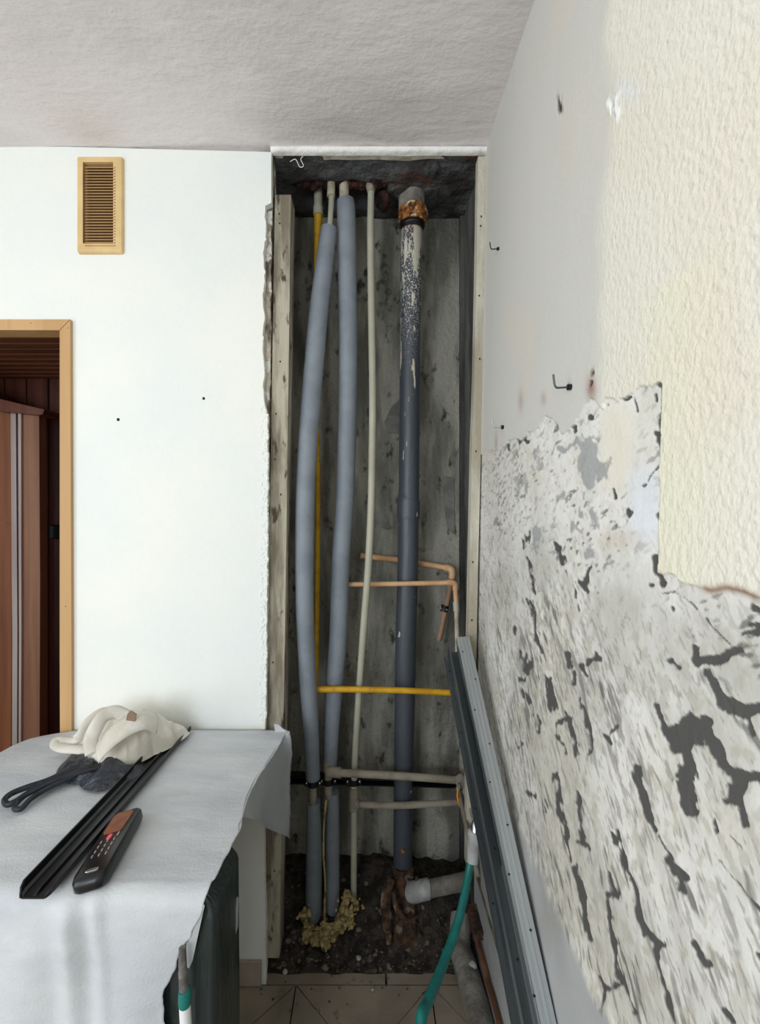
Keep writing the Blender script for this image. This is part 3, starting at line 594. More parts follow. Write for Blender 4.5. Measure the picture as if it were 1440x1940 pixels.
mb = pipe(MB(), [(847,1104,1.575,12),(857,1104,1.575,12),(862,1107,1.575,12),(863,1112,1.575,11.5),(863,1118,1.575,11.5)], 14); mb.build('elbow_fitting', M['tan'], t7, smooth=True)
pipe(MB(), [(863,1116,1.575,9.5),(864.5,1142,1.575,9.5)], 14, smooth=False).build('drop', M['tan'], t7, smooth=True)
pipe(MB(), [(864,1140,1.575,12),(865,1158,1.575,12)], 14, smooth=False).build('coupling', M['beige_pipe'], t7, smooth=True)
pipe(MB(), [(865,1156,1.575,9),(867,1240,1.575,9)], 14, smooth=False).build('lower_drop', M['cream_pipe'], t7, smooth=True)
# mounting rail with clamps
t8 = thing('mounting_rail', 'dark metal mounting rail with pipe clamps across the lower shaft', 'rail', P(560, 1482, 1.63))
mb = MB(); q0 = P(548, 1470, 1.63); q1 = P(872, 1478, 1.63); th_ = .0035
for dz in (0, -.021):
    mb.add([(q0[0], 1.622, q0[2]+dz), (q1[0], 1.622, q1[2]+dz), (q1[0], 1.622, q1[2]+dz-th_), (q0[0], 1.622, q0[2]+dz-th_), (q0[0], 1.66, q0[2]+dz), (q1[0], 1.66, q1[2]+dz), (q1[0], 1.66, q1[2]+dz-th_), (q0[0], 1.66, q0[2]+dz-th_)], [(0, 3, 2, 1), (0, 1, 5, 4), (3, 7, 6, 2), (1, 2, 6, 5), (0, 4, 7, 3)])
mb.add([(q0[0], 1.655, q0[2]), (q1[0], 1.655, q1[2]), (q1[0], 1.655, q1[2]-.024), (q0[0], 1.655, q0[2]-.024)], [(0, 3, 2, 1)])
mb.build('channel', M['iron'], t8)
for (px, py, Yc_, w_) in ((593, 1484, 1.56, 19), (622, 1480, 1.60, 19), (670, 1481, 1.60, 17)):
    mb = pipe(MB(), [(px, py-5, Yc_, w_), (px, py+5, Yc_, w_)], 16, smooth=False)
    for s in (-1, 1):
        c = P(px+s*(w_/2+3), py, Yc_); mb.box((c[0]-.006, c[1]-.004, c[2]-.008), (c[0]+.006, c[1]+.003, c[2]+.008), bev=.001)
    o = mb.build('pipe_clamp', M['iron'], t8, smooth=True)
    for s in (-1, 1): MB().blob(P(px+s*(w_/2+3), py, Yc_-.006), (.0045, .003, .0045), 0, 1, 10, 6).build('bolt_head', M['chrome'], o, smooth=True)
# crust where the branch pipes enter the side, feed pipes, lever
t9 = thing('supply_pipe', 'pair of dusty pipes dropping towards the viewer from the crusted joint behind the rails', 'pipe', P(890, 1600, 1.35))
pipe(MB(), [(868,1492,1.52,9),(878,1540,1.44,9),(892,1600,1.35,10),(905,1660,1.28,10)], 12).build('feed_pipe', M['dust_pipe'], t9, smooth=True)
pipe(MB(), [(880,1488,1.50,9),(892,1530,1.42,9),(906,1580,1.34,9)], 12).build('feed_pipe', M['dust_pipe'], t9, smooth=True)
mb = MB(); mb.blob(P(880, 1478, 1.53), (.03, .025, .024), .45, 3, 16, 12, seed=4); mb.blob(P(888, 1500, 1.48), (.018, .02, .02), .5, 3, 14, 10, seed=6); mb.blob(P(876, 1440, 1.56), (.012, .02, .05), .6, 3, 14, 12, seed=16)
mb.build('crusted_joint', M['cementpipe'], t9, smooth=True)
mb = MB(); mb.tube([P(868,1494,1.49), P(867,1510,1.48), P(872,1528,1.475)], [.003, .0035, .0035], 10); mb.build('orange_lever', M['orange'], t9, smooth=True)
pipe(MB(), [(870,1484,1.49,5),(871,1494,1.49,5)], 8, smooth=False).build('lever_bolt', M['chrome'], t9)
# yellowed cord and foam
o = MB().tube([P(618,1516,1.565), P(614,1560,1.555), P(613,1620,1.55), P(616,1670,1.55), P(615,1740,1.55), P(617,1765,1.55)], [.004, .003, .0035, .003, .0045, .006], 8, wob=.25).build('yellow_cord', M['pufoam'], smooth=True)
tag(o, 'thin yellowish foam-crusted cord hanging between the two lower lagged pipes', 'cord')
mb = MB(); fs_ = [(577,1735,1.55,.012,.03),(585,1765,1.54,.022,.02),(600,1778,1.52,.022,.02),(615,1765,1.53,.02,.022),(630,1765,1.53,.022,.02),(645,1750,1.55,.022,.024),(652,1725,1.56,.016,.03),(657,1700,1.57,.014,.025),(664,1745,1.56,.014,.02),(674,1715,1.575,.012,.014),(620,1790,1.5,.012,.01)]
for k, (a, b, c, r, rz) in enumerate(fs_): mb.blob(P(a, b, c), (r, r, rz), .55, 3.5, 18, 14, seed=k*1.7)
for k in range(150):
    a, b, c, r, rz = random.choice(fs_); mb.blob(P(a+random.gauss(0, 9), b+random.gauss(0, 9), c-.012+random.gauss(0, .012)), (random.uniform(.003, .008),)*3, .4, 2, 8, 6, seed=k)
fo = mb.build('expanding_foam', M['pufoam'], smooth=True)
rm = fo.modifiers.new('merge', 'REMESH'); rm.mode = 'VOXEL'; rm.voxel_size = .0028; rm.use_smooth_shade = True
tag(fo, 'lumpy yellow expanding foam round the feet of the lagged pipes', 'foam')
# rubble
nx, ny = 120, 60; u = np.linspace(-.37, .352, nx)[:, None]+np.zeros((1, ny)); v = np.linspace(1.44, YB+.01, ny)[None, :]+0*u
z_ = .002+.13*sm(1.45, 1.72, v)*(.75+.5*fbm(u*7, v*7, 1, 3))+(fbm(u*32, v*32, 2, 4)-.5)*.03*sm(1.44, 1.5, v)+.05*np.exp(-((u-.11)/.09)**2-((v-1.6)/.08)**2)
z_ = np.where(v < 1.446, -.011, z_)
mb = MB(); mb.grid(np.stack([u, v, z_], -1), flip=True)
o = mb.build('rubble_heap', M['rubble'], smooth=True); tag(o, 'dark heap of dirt and mortar rubble filling the bottom of the shaft', 'rubble'); o['kind'] = 'stuff'
def hz_(x, y):
    i = int(np.clip((x+.37)/.722*(nx-1), 0, nx-1)); j = int(np.clip((y-1.44)/(YB+.01-1.44)*(ny-1), 0, ny-1)); return z_[i, j]
mb = MB()
for k in range(280):
    x = random.uniform(-.33, .32); y = 1.44+abs(random.gauss(0, .1)); y = min(y, 1.7); r = .002+.007*random.random()**2.5
    mb.blob((x, y, hz_(x, y)+r*.3), (r*random.uniform(.8, 1.5), r, r*.8), .5, 2, 7, 5, seed=k*.7)
for k in range(26):
    x = random.uniform(-.34, .2); y = random.uniform(1.33, 1.44); r = random.uniform(.0015, .004); mb.blob((x, y, r*.5), (r*1.3, r, r), .5, 2, 7, 5, seed=k)
o = mb.build('rubble_chips', M['chip']); tag(o, 'small pale mortar chips strewn over the rubble and the tile edge', 'rubble'); o['kind'] = 'stuff'
for k, (px, py, r) in enumerate(((680, 1814, .009), (540, 1839, .008), (896, 1827, .013), (706, 1873, .004))):
    q = OT(px, py, .012 if k != 2 else .07); mb = MB(); mb.blob((q[0], q[1], q[2]-.003), (r, r*.9, r*.8), .4, 2, 12, 9, seed=k*3)
    tag(mb.build('mortar_crumb', M['whiteplastic'], smooth=True), ['white mortar crumb on the dark rubble below the foam', 'white mortar crumb on the tile edge at the foot of the plank', 'white mortar crumb lying on the cement-coated pipe by the right wall', 'tiny white crumb alone on the middle floor tile'][k], 'crumb')

# ================================================================= RIGHT FOOT OF WALL
o = MB()
L = [P(873,1735,1.57), (.292, 1.50, .035), (.297, 1.42, .036), (.305, 1.30, .036), (.305, 1.1, .036), (.30, .8, .036)]
o.tube(L, [.034, .035, .036, .036, .036, .036], 20, wob=.06); o = o.build('cement_pipe', M['cementpipe'], smooth=True); tag(o, 'thick cement-coated pipe lying on the floor along the right wall', 'pipe')
o = MB().tube([P(893,1738,1.5), P(908,1795,1.40), P(925,1862,1.30), P(946,1940,1.19), (.325, .9, .12)], .0075, 12).build('rusty_pipe', M['copper'], smooth=True); tag(o, 'thin brown rusty pipe running along above the cement-coated pipe', 'pipe')
o = MB().box(P(884,1712,1.5), (P(906,1724,1.5)[0], 1.40, P(906,1726,1.5)[2])).build('brick_stub', M['rustdark']); 
tag(o, 'reddish brick stub behind the teal hose at the shaft corner', 'brick')
pb = thing('skirting_board', 'white board standing on edge at the foot of the right wall, raw brown top', 'board', (.35, 1.0, 0))
MB().box((.345, .2, 0), (.358, 1.53, .262)).build('board_panel', M['board'], pb)
MB().box((.343, .2, .262), (.362, 1.53, .275)).build('raw_edge', M['boardedge'], pb)
# steel drywall rails leaning in the corner
def channel(name, label, c0, c1, wv, hv, sides, mat_, ridge, up=True, group=None):
    c0 = np.array(c0); c1 = np.array(c1); d = c1-c0; d /= np.linalg.norm(d)
    s = np.array([1., 0, 0]); s -= d*s.dot(d); s /= np.linalg.norm(s); n = np.cross(s, d); n = n if n[2] > 0 else -n
    tk = .0016; h = hv if up else -hv
    prof = [(-wv/2, -h), (-wv/2+tk, -h), (-wv/2+tk, -tk if up else tk)]
    # outline of a C section, web at 0
    sg = -1 if up else 1
    lipw = .005
    outer = [(-wv/2+lipw, sg*hv), (-wv/2, sg*hv), (-wv/2, 0)]
    mid = []
    if ridge:
        for q in (-.28, .0, .28): mid += [(wv*q-.002, 0), (wv*q-.001, sg*.0016), (wv*q+.001, sg*.0016), (wv*q+.002, 0)]
    outer += mid+[(wv/2, 0), (wv/2, sg*hv), (wv/2-lipw, sg*hv)]
    inner = [(wv/2-lipw, sg*(hv-tk)), (wv/2-tk, sg*(hv-tk)), (wv/2-tk, sg*tk)]+[(a, b+sg*tk) for a, b in mid[::-1]]+[(-wv/2+tk, sg*tk), (-wv/2+tk, sg*(hv-tk)), (-wv/2+lipw, sg*(hv-tk))]
    pts = outer+inner; poly = [c0+s*a+n*b for a, b in pts]
    mb = MB(); m = len(pts); q = np.array(poly); L_ = np.linalg.norm(c1-c0); mb.add(np.vstack([q, q+d*L_]), [(i, i+m, (i+1) % m+m, (i+1) % m) for i in range(m)])
    no = len(outer)
    for i in range(no-1):       # end caps of the sheet thickness
        a, b = i, i+1; c_, e_ = m-1-i, m-2-i
        if e_ >= no-1 and c_ < m: mb.f.append((a, b, e_, c_)); mb.mi.append(0)
    th = thing(name, label, 'rail', tuple(c1), group); mb.build('channel_section', mat_, th)
    hm_ = MB()
    for k in range(12):
        p = c0+d*(.05+k*.085)+s*(wv*.25)*(1 if k % 2 else -1)+n*(.0004 if up else sg*hv*0+.0022); MB().blob(p, (.0022, .0026, .0012), .2, 2, 8, 6).build('punched_hole', M['knot'], th)
    return th, d
c0 = np.array(P(877, 1206, 1.375)); c1 = np.array(P(1034, 1940, .79)); e = (c1-c0); e /= np.linalg.norm(e)
channel('steel_rail', 'light zinc steel rail leaning nearest the right wall, reaching highest', c0, c1+e*(c1[2]/-e[2]), .037, .028, 0, M['steel'], True, True, 'steel rails leaning in the corner')
c0 = np.array(P(857, 1236, 1.36)); c1 = np.array(P(997, 1940, .80)); e = (c1-c0); e /= np.linalg.norm(e)
channel('steel_rail', 'darker steel rail with its open side up, leaning left of the light one', c0, c1+e*((c1[2]-.002)/-e[2]), .029, .026, 0, M['steeldark'], False, False, 'steel rails leaning in the corner')
c0 = np.array(P(849, 1233, 1.375)); c1 = np.array(P(985, 1940, .83)); e = (c1-c0); e /= np.linalg.norm(e)
channel('steel_rail', 'narrow dull steel rail at the left edge of the leaning bundle', c0+np.array([0, 0, -.014]), c1+np.array([0, 0, -.014])+e*((c1[2]-.02)/-e[2]), .020, .018, 0, M['steeldark'], False, True, 'steel rails leaning in the corner')
# teal hose with a shower-type end
hz0 = thing('garden_hose', 'teal rubber hose with a white sleeve and chrome end leaning by the steel rails', 'hose', P(800, 1940, .9))
H1 = [(893,1622,1.215,14),(886,1665,1.19,14.5),(877,1710,1.15,15.5),(864,1760,1.11,16.5),(846,1810,1.06,17.5),(826,1862,1.0,19),(808,1905,.95,20.5),(797,1940,.91,21.5)]
pts = PT(H1)+[(.07, .80, .36), (.02, .72, .18), (-.06, .66, .05), (-.16, .62, .011), (-.30, .60, .011)]; rr = PR(H1)+[.0105]*5
MB().tube(pts, rr, 18).build('hose_tube', M['teal'], hz0, smooth=True)
pipe(MB(), [(895,1634,1.205,21),(897,1600,1.215,22),(899,1592,1.22,27),(900,1578,1.22,28),(901,1575,1.22,22)], 20, smooth=False).build('sleeve', M['whiteplastic'], hz0, smooth=True)
pipe(MB(), [(899,1584,1.22,19),(902,1562,1.225,18),(903,1553,1.23,10)], 16, smooth=False).build('metal_end', M['chrome'], hz0, smooth=True)

# ================================================================= TABLE
TZ = .78
tb = thing('work_table', 'small table pushed against the white wall, hidden under grey-white paper', 'table', (-.65, 1.1, 0))
def tout(off=0):
    out = [(-.29+off, .835), (-.29+off, 1.09), (-.262+off, 1.25), (-.255+off, 1.395), (-.88, 1.395)]
    for k in range(7):
        a = math.pi/2*k/6; out.append((-.89-.13*math.sin(a), 1.265+.13*math.cos(a)))
    return out+[(-1.02, .835)]
MB().prism([(a, b, TZ-.034) for a, b in tout(-.012)], (0, 0, .026)).build('tabletop', M['table'], tb)
for (x, y) in ((-.95, .90), (-.95, 1.33), (-.36, .90), (-.52, 1.33)): MB().box((x-.02, y-.02, 0), (x+.02, y+.02, TZ-.034)).build('leg', M['table'], tb)
# paper: lies on the top, bends over the front edge and hangs
ER = [OT(*q, TZ)[:2] for q in ((545,1386),(522,1425),(487,1475),(470,1510),(455,1570),(430,1620),(395,1690))]
ery = np.array([q[1] for q in ER][::-1]); erx = np.array([q[0] for q in ER][::-1])
nv_, nu_ = 200, 220; path = []
yf_ = .845; rad = .03
for k in range(nv_):
    s = k/(nv_-1)
    Ltop = 1.400-yf_; Larc = rad*math.pi/2; Lh = .60; tot = Ltop+Larc+Lh; q = s*tot
    if q < Ltop: path.append((1.400-q, TZ, 0, q))
    elif q < Ltop+Larc: a = (q-Ltop)/rad; path.append((yf_-rad*math.sin(a), TZ-rad+rad*math.cos(a), 1, q))
    else: path.append((yf_-rad-.02*(q-Ltop-Larc), TZ-rad-(q-Ltop-Larc), 2, q))
G = np.zeros((nv_, nu_, 3))
for i, (y, z0, st, q) in enumerate(path):
    if st == 0: xr = float(np.interp(y, ery, erx))
    else:
        xr = float(np.interp(-z0, [-.78, -.74, -.68, -.604, -.55, -.3], [-.287, -.30, -.33, -.363, -.358, -.35]))
    jag = (float(fbm(q*45, 2, 2, 4))-.5)*(.012 if st else .008); xr += jag
    dcorner = max(0, y-1.265) if st == 0 else 0
    xl = -.89-math.sqrt(max(.0001, .13**2-min(dcorner, .1299)**2)) if st == 0 else -1.02
    x = np.linspace(xl, xr, nu_)
    wr_ = (fbm(x*4, q*12, 3, 3)-.5)*.007+(fbm(x*12, q*12, 6, 3)-.5)*.004
    fold = .016*np.exp(-((x+.53-(q-.55)*.05)/.022)**2)*sm(.53, .62, np.array(q))+.008*np.sin(x*34+1.0+q*3)*sm(.58, .8, np.array(q))
    fold = fold+.007*np.exp(-((x+.485-(q-.55)*.10)/.014)**2)*sm(.5, .6, np.array(q))
    edgel = sm(.0, .04, xr-x)
    zz = z0+(wr_ if st == 0 else 0)+(fold*.3 if st == 0 else 0); yy = y-(wr_*1.2+fold if st else 0)
    if st == 0: zz = np.maximum(zz, TZ-.001)
    G[i, :, 0] = x; G[i, :, 1] = yy; G[i, :, 2] = zz
# left overhang
pp = thing('paper_cover', 'crumpled grey-white protective paper spread over the table and hanging down in front', 'paper', (-.65, 1.1, TZ))
mb = MB(); mb.grid(G); o = mb.build('sheet', M['paper'], pp, smooth=True, auto=180)
def thick(o, t_):
    m = o.modifiers.new('thickness', 'SOLIDIFY'); m.thickness = t_; m.offset = 0
thick(o, .0006)
mb = MB(); rows = []
for y in np.linspace(1.265, .80, 30):
    rows.append([(-1.02-.012*math.sin(min(1, k/3)*1.57), y, TZ-.0-.02*k-.004*abs(math.sin(y*40+k))*0) for k in range(18)])
mb.grid(np.array(rows)); o = mb.build('left_overhang', M['paper'], pp, smooth=True); thick(o, .0006)
# torn flap over the right edge
top_ = [(542,1386),(518,1425),(500,1452),(483,1475),(466,1510),(457,1545),(451,1575)]
bot_ = [(553,1400),(555,1432),(550,1462),(549,1500),(552,1540),(549,1591),(530,1580),(505,1567),(480,1553),(466,1548),(458,1560)]
def resamp(L, n):
    L = np.array(L, float); d = np.concatenate([[0], np.cumsum(np.hypot(*np.diff(L, axis=0).T))]); q = np.linspace(0, d[-1], n); return np.stack([np.interp(q, d, L[:, 0]), np.interp(q, d, L[:, 1])], -1)
ta, ba = resamp(top_, 60), resamp([(546,1386)]+bot_+[(453,1577)], 60); G = np.zeros((60, 14, 3))
for i in range(60):
    for k in range(14):
        u_ = k/13; a = ta[i]*(1-u_)+ba[i]*u_
        Ya = (CH-TZ)*F/(ta[i][1]-951); Yb = np.interp(ba[i][0], [455, 553], [.98, 1.37]); Yq = Ya*(1-u_)+Yb*u_
        q = P(a[0]+(random.random()-.5)*1.2*(k == 13), a[1], Yq); G[i, k] = (q[0]+.006*math.sin(q[1]*30)*u_, q[1], q[2]+.001)
mb = MB(); mb.grid(G); o = mb.build('torn_flap', M['paperback'], pp, smooth=True, label='torn grey flap hanging over the right edge'); thick(o, .0006)
# thin curl of paper standing at the far corner
MB().prism([P(522,1390,1.39), P(519,1372,1.39), P(528,1373,1.39), P(536,1381,1.39), P(545,1386,1.39)], (0, .004, 0)).build('torn_curl', M['paper'], pp)
# dark plastic sheet under the paper at the right front
tq = thing('plastic_sheet', 'dark greenish plastic sheet hanging at the right front corner of the table', 'sheet', (-.3, .9, 0))
nq, nz = 90, 70; G = np.zeros((nq, nz, 3))
for i in range(nq):
    s = i/(nq-1)*.42
    for k in range(nz):
        z0 = .765-.765*k/(nz-1)+.002; dep = k/(nz-1)
        w1 = .010*math.sin(s*46+z0*3)*(.3+dep)+.012*(float(fbm(s*16, z0*3, 2, 3))-.5)
        if s < .145: x, y = -.280+w1*(.2+.8*dep), .975-s
        else: x, y = -.280-(s-.145), .829+w1*.35*dep
        x -= .004*math.exp(-((s-.145)/.02)**2)
        tuck = .03*max(0, 1-dep/.05)
        G[i, k] = (x+.004-tuck, y+tuck*(s >= .13), z0)
mb = MB(); mb.grid(G); o = mb.build('sheet', M['tarp'], tq, smooth=True, auto=180); thick(o, .0008)
for q in ([(429,1640,.93),(418,1660,.92),(398,1725,.90),(406,1715,.90),(424,1672,.92),(430,1655,.93)], [(388,1715,.815),(372,1750,.815),(356,1790,.815),(358,1835,.815),(365,1820,.815),(378,1760,.815)], [(452,1700,.955),(442,1735,.955),(433,1815,.955),(442,1790,.955),(451,1755,.955)]):
    MB().prism([P(*a) for a in q], (-.004, .002, 0)).build('paper_tatter', M['paperback'], tq)
# pale tube with teal band hanging below the paper
tt = thing('banded_tube', 'white tube with a teal band and grey cloth wrapping, upright below the torn paper', 'tube', P(352, 1940, .80))
pipe(MB(), [(345,1795,.80,12),(346,1830,.80,15),(347,1855,.80,16),(349,1878,.80,17)], 14, wob=.12).build('cloth_wrap', M['clothwrap'], tt, smooth=True)
pipe(MB(), [(349,1874,.80,21),(350,1880,.80,23),(350,1900,.80,23),(350,1906,.80,20)], 18).build('teal_band', M['teal'], tt, smooth=True)
MB().tube([P(350,1903,.80), P(353,1960,.80), P(358,2050,.80), (-.305, .80, .01)], .0095, 16).build('white_tube', M['winframe'], tt, smooth=True)

# ================================================================= ON THE TABLE
TS_ = TZ+.006
# black channel
th = thing('black_channel', 'long black U-shaped plastic channel lying lengthways on the papered table', 'channel', (-.57, 1.1, TS_))
mb = MB(); s0 = np.array([-.580, .800, TS_]); s1 = np.array([-.561, 1.385, TS_]); wv = .058; hv = .020; tk = .003
pr = [(-wv/2, hv), (-wv/2, .004), (-wv/2+.006, 0), (wv/2-.006, 0), (wv/2, .004), (wv/2, hv*.8), (wv/2-tk, hv*.8), (wv/2-tk, .006), (wv/2-.008, tk), (.006, tk), (.004, .009), (-.0, .009), (-.002, tk), (-wv/2+.008, tk), (-wv/2+tk, .006), (-wv/2+tk, hv)]
# rounded near end: the section narrows over the last few cm
rows = []
for k, (yq, sc_, hs) in enumerate(((0, .80, .45), (.006, .93, .75), (.016, 1, 1), (1, 1, 1))):
    tq_ = yq if yq == 1 else yq/.585; c = s0+(s1-s0)*tq_; rows.append([c+np.array([a*sc_, 0, b*(hs if b > tk else 1)]) for a, b in pr])
n_ = len(pr); mb.add(np.vstack(rows), [(r*n_+i, r*n_+(i+1) % n_, (r+1)*n_+(i+1) % n_, (r+1)*n_+i) for r in range(3) for i in range(n_)])
capf = [(0, 1, 14, 15), (1, 2, 13, 14), (2, 3, 10, 9), (2, 3, 9, 13), (3, 4, 8, 9), (4, 5, 6, 7)]
for q in capf[:2]+capf[3:]: mb.f.append(tuple(q)); mb.mi.append(0)
mb.build('channel_body', M['blacksatin'], th)
# handset leaning on the channel
def frame(o_, ax, up_):
    ax = np.array(ax, float); ax /= np.linalg.norm(ax); up_ = np.array(up_, float); up_ -= ax*up_.dot(ax); up_ /= np.linalg.norm(up_); rt = np.cross(ax, up_)
    return lambda a, b, c: np.array(o_)+rt*a+ax*b+up_*c
a0 = np.array(OT(170, 1676, TZ+.012)); a1 = np.array(OT(247, 1545, TZ+.012))
Fp = frame(a0, a1-a0, (-.22, 0, 1)); LL = float(np.linalg.norm(a1-a0))
ph = thing('cordless_handset', 'black cordless telephone handset with amber screen resting against the black channel', 'telephone', tuple(a0-np.array([0, 0, .012])))
def slab(mb, outline, z0, z1, mi=0, bev=.004):
    o_ = np.array(outline, float); c = o_.mean(0); n = len(o_); k = lambda s: c+(o_-c)*s
    w_ = np.abs(o_-c).max(); f_ = 1-bev/w_
    R = [(k(f_), z0), (k(1), z0+bev), (k(1), z1-bev), (k(f_), z1)]
    v = [Fp(p[0], p[1], z) for r, z in R for p in r]
    f = [tuple(range(n-1, -1, -1)), tuple(3*n+i for i in range(n))]+[(r*n+i, r*n+(i+1) % n, (r+1)*n+(i+1) % n, (r+1)*n+i) for r in range(3) for i in range(n)]
    mb.add(v, f, mi)
W2 = .029
ol = []
for (cx, cy, a0_, a1_, r) in ((W2-.012, LL-.012, 0, 90, .012), (-W2+.012, LL-.012, 90, 180, .012), (-W2+.016, .016-.01, 180, 270, .016), (W2-.016, .016-.01, 270, 360, .016)):
    for k in range(6):
        a = math.radians(a0_+(a1_-a0_)*k/5); ol.append((cx+r*math.cos(a), cy+r*math.sin(a)))
mb = MB(); slab(mb, ol, -.010, .016, bev=.006); mb.build('handset_body', M['blacksatin'], ph, smooth=True, auto=50)
mb = MB(); slab(mb, [(-.020, LL*.60), (.012, LL*.60), (.015, LL*.64), (.017, LL*.90), (.010, LL*.955), (-.018, LL*.955), (-.023, LL*.90), (-.024, LL*.64)], .0155, .0172, bev=.0006); mb.build('screen', M['screen'], ph)
def key(cx, cy, w_, l_, m, nm, lab=None):
    mb = MB(); slab(mb, [(cx-w_, cy-l_*.6), (cx-w_*.6, cy-l_), (cx+w_*.6, cy-l_), (cx+w_, cy-l_*.6), (cx+w_, cy+l_*.6), (cx+w_*.6, cy+l_), (cx-w_*.6, cy+l_), (cx-w_, cy+l_*.6)], .0155, .0178, bev=.0005); mb.build(nm, m, ph, label=lab)
key(-.004, LL*.535, .0045, .0075, M['redkey'], 'key', 'red key')
for r_ in range(4):
    for c_ in range(3): key(-.016+c_*.0125+.001, LL*(.475-.067*r_), .0014, .0036, M['key'], 'key')
key(.012, LL*.55, .0018, .005, M['key'], 'key')
key(.002, .012, .011, .0035, M['chrome'], 'trim_strip', 'silver strip at the near end')
# black cables and bag
cb = thing('cable_bundle', 'black cable bundle with two looped ends lying left of the rag', 'cable', OT(80, 1490, TS_))
def TT(L, dz=.006): return [tuple(np.array(OT(a, b, TS_))+np.array([0, 0, dz+(c if c else 0)])) for a, b, c in L]
MB().tube(TT([(185,1452,.012),(140,1468,.01),(90,1488,.006),(50,1500,.004),(22,1510,.002),(9,1520,0),(14,1529,0),(30,1526,.003),(55,1512,.006),(110,1490,.01),(175,1468,.015)]), .0065, 12, res=10).build('cable_loop', M['cable'], cb, smooth=True)
MB().tube(TT([(180,1462,.016),(130,1478,.012),(80,1500,.008),(48,1515,.004),(29,1530,0),(30,1538,0),(42,1536,0),(60,1520,.003),(100,1498,.006),(170,1470,.01)]), .0058, 12, res=10).build('cable_loop', M['cable'], cb, smooth=True)
for k in range(4):
    MB().tube(TT([(205,1455+k*3,.014),(150,1464+k*5,.012),(100,1486+k*3,.008+.004*(k % 2)),(52,1508+k*2,.006)]), .0055, 10).build('cable_strand', M['cable'], cb, smooth=True)
mb = MB()
def crump(mb, outline, h, seed, nn=70, floor=TS_):
    o_ = np.array(outline); c = o_.mean(0); ang = np.arctan2(o_[:, 1]-c[1], o_[:, 0]-c[0]); rr_ = np.hypot(o_[:, 0]-c[0], o_[:, 1]-c[1]); k = np.argsort(ang); ang = ang[k]; rr_ = rr_[k]
    th_ = np.linspace(-math.pi, math.pi, 4*nn, endpoint=False); R = np.interp(th_, np.concatenate([ang-2*math.pi, ang, ang+2*math.pi]), np.tile(rr_, 3))
    V_ = []
    for j in range(nn):
        q = (j+.001)/(nn-1)
        x = c[0]+R*q*np.cos(th_); y = c[1]+R*q*np.sin(th_); zz = h(x, y, q)
        V_.append(np.stack([x, y, np.maximum(zz, floor)], -1))
    V_ = np.array(V_); m = 4*nn; f = [(j*m+i, (j+1)*m+i, (j+1)*m+(i+1) % m, j*m+(i+1) % m) for j in range(nn-1) for i in range(m)]
    mb.add(V_.reshape(-1, 3), f)
bo = [OT(*q, TS_)[:2] for q in ((125,1440),(150,1485),(185,1500),(230,1488),(270,1470),(262,1440),(200,1425),(140,1425))]
crump(mb, bo, lambda x, y, q: TS_+.024*(1-q**3)+(.5-np.abs(fbm(x*24, y*24, 5, 3)-.5)*3)*.018*(1-q**4), 3, 34)
tag(mb.build('plastic_bag', M['bag'], smooth=True), 'glossy black plastic bag flattened under the cream rag', 'bag')
# rag
ro = [(-.815,1.29),(-.80,1.255),(-.765,1.22),(-.72,1.19),(-.665,1.165),(-.62,1.18),(-.575,1.24),(-.535,1.31),(-.525,1.36),(-.56,1.385),(-.64,1.375),(-.74,1.385),(-.79,1.365),(-.815,1.33)]
def ragh(x, y, q):
    m = .056*np.exp(-((x+.645)/.075)**4-((y-1.275)/.075)**4)+.046*np.exp(-((x+.745)/.06)**2-((y-1.32)/.05)**2)+.012*np.exp(-((x+.57)/.05)**2-((y-1.33)/.05)**2)
    a = (x*.8+y*.6); b = (-x*.6+y*.8)
    wp_ = fbm(x*9, y*9, 2, 3)*.10
    r1 = 1-np.abs(fbm((a+wp_)*34, (b)*9, 3, 2)-.5)*4; r2 = 1-np.abs(fbm((x+wp_)*15, (y-wp_)*19, 7, 3)-.5)*4
    e_ = 1-sm(.90, 1.0, q)
    return TS_+.008+(m+.008)*e_+(np.clip(r1, -.6, 1)*.022+np.clip(r2, -.6, 1)*.020)*(.30+m*12)*e_*.7
mb = MB(); crump(mb, ro, ragh, 1, 90); rg = thing('cotton_rag', 'crumpled cream cotton rag heaped on the far end of the table', 'rag', (-.68, 1.28, TS_))
o = mb.build('cloth', M['rag'], rg, smooth=True, auto=180)
# strap-like hems sticking out of the rag
def ribbon(pts, wd, twist, name, m):
    p = np.array(pts, float); e = np.vstack([2*p[0]-p[1], p, 2*p[-1]-p[-2]]); o_ = []
    for i in range(1, len(e)-2):
        for k in range(8):
            u_ = k/8; o_.append(.5*((2*e[i])+(-e[i-1]+e[i+1])*u_+(2*e[i-1]-5*e[i]+4*e[i+1]-e[i+2])*u_*u_+(-e[i-1]+3*e[i]-3*e[i+1]+e[i+2])*u_**3))
    o_.append(p[-1]); o_ = np.array(o_); T = np.gradient(o_, axis=0); T /= np.linalg.norm(T, axis=1)[:, None]; G = []
    for i, (c, t_) in enumerate(zip(o_, T)):
        up_ = np.array([math.sin(twist*i/len(o_))*.8, -.3, math.cos(twist*i/len(o_))]); s = np.cross(t_, up_); s /= np.linalg.norm(s); n2 = np.cross(s, t_)
        G.append([c+s*wd*(k/4-.5)+n2*.004*math.cos((k/4-.5)*math.pi)*1.5 for k in range(5)])
    mb = MB(); mb.grid(np.array(G)); ob = mb.build(name, m, rg, smooth=True, auto=180); thick(ob, .002)
ribbon([P(180,1424,1.235), P(150,1420,1.235), P(122,1418,1.24), P(107,1412,1.25), P(112,1404,1.265), P(138,1405,1.27), P(152,1394,1.265), P(166,1372,1.27), P(188,1354,1.29), P(208,1349,1.31)], .030, 1.5, 'hem_strap', M['rag'])
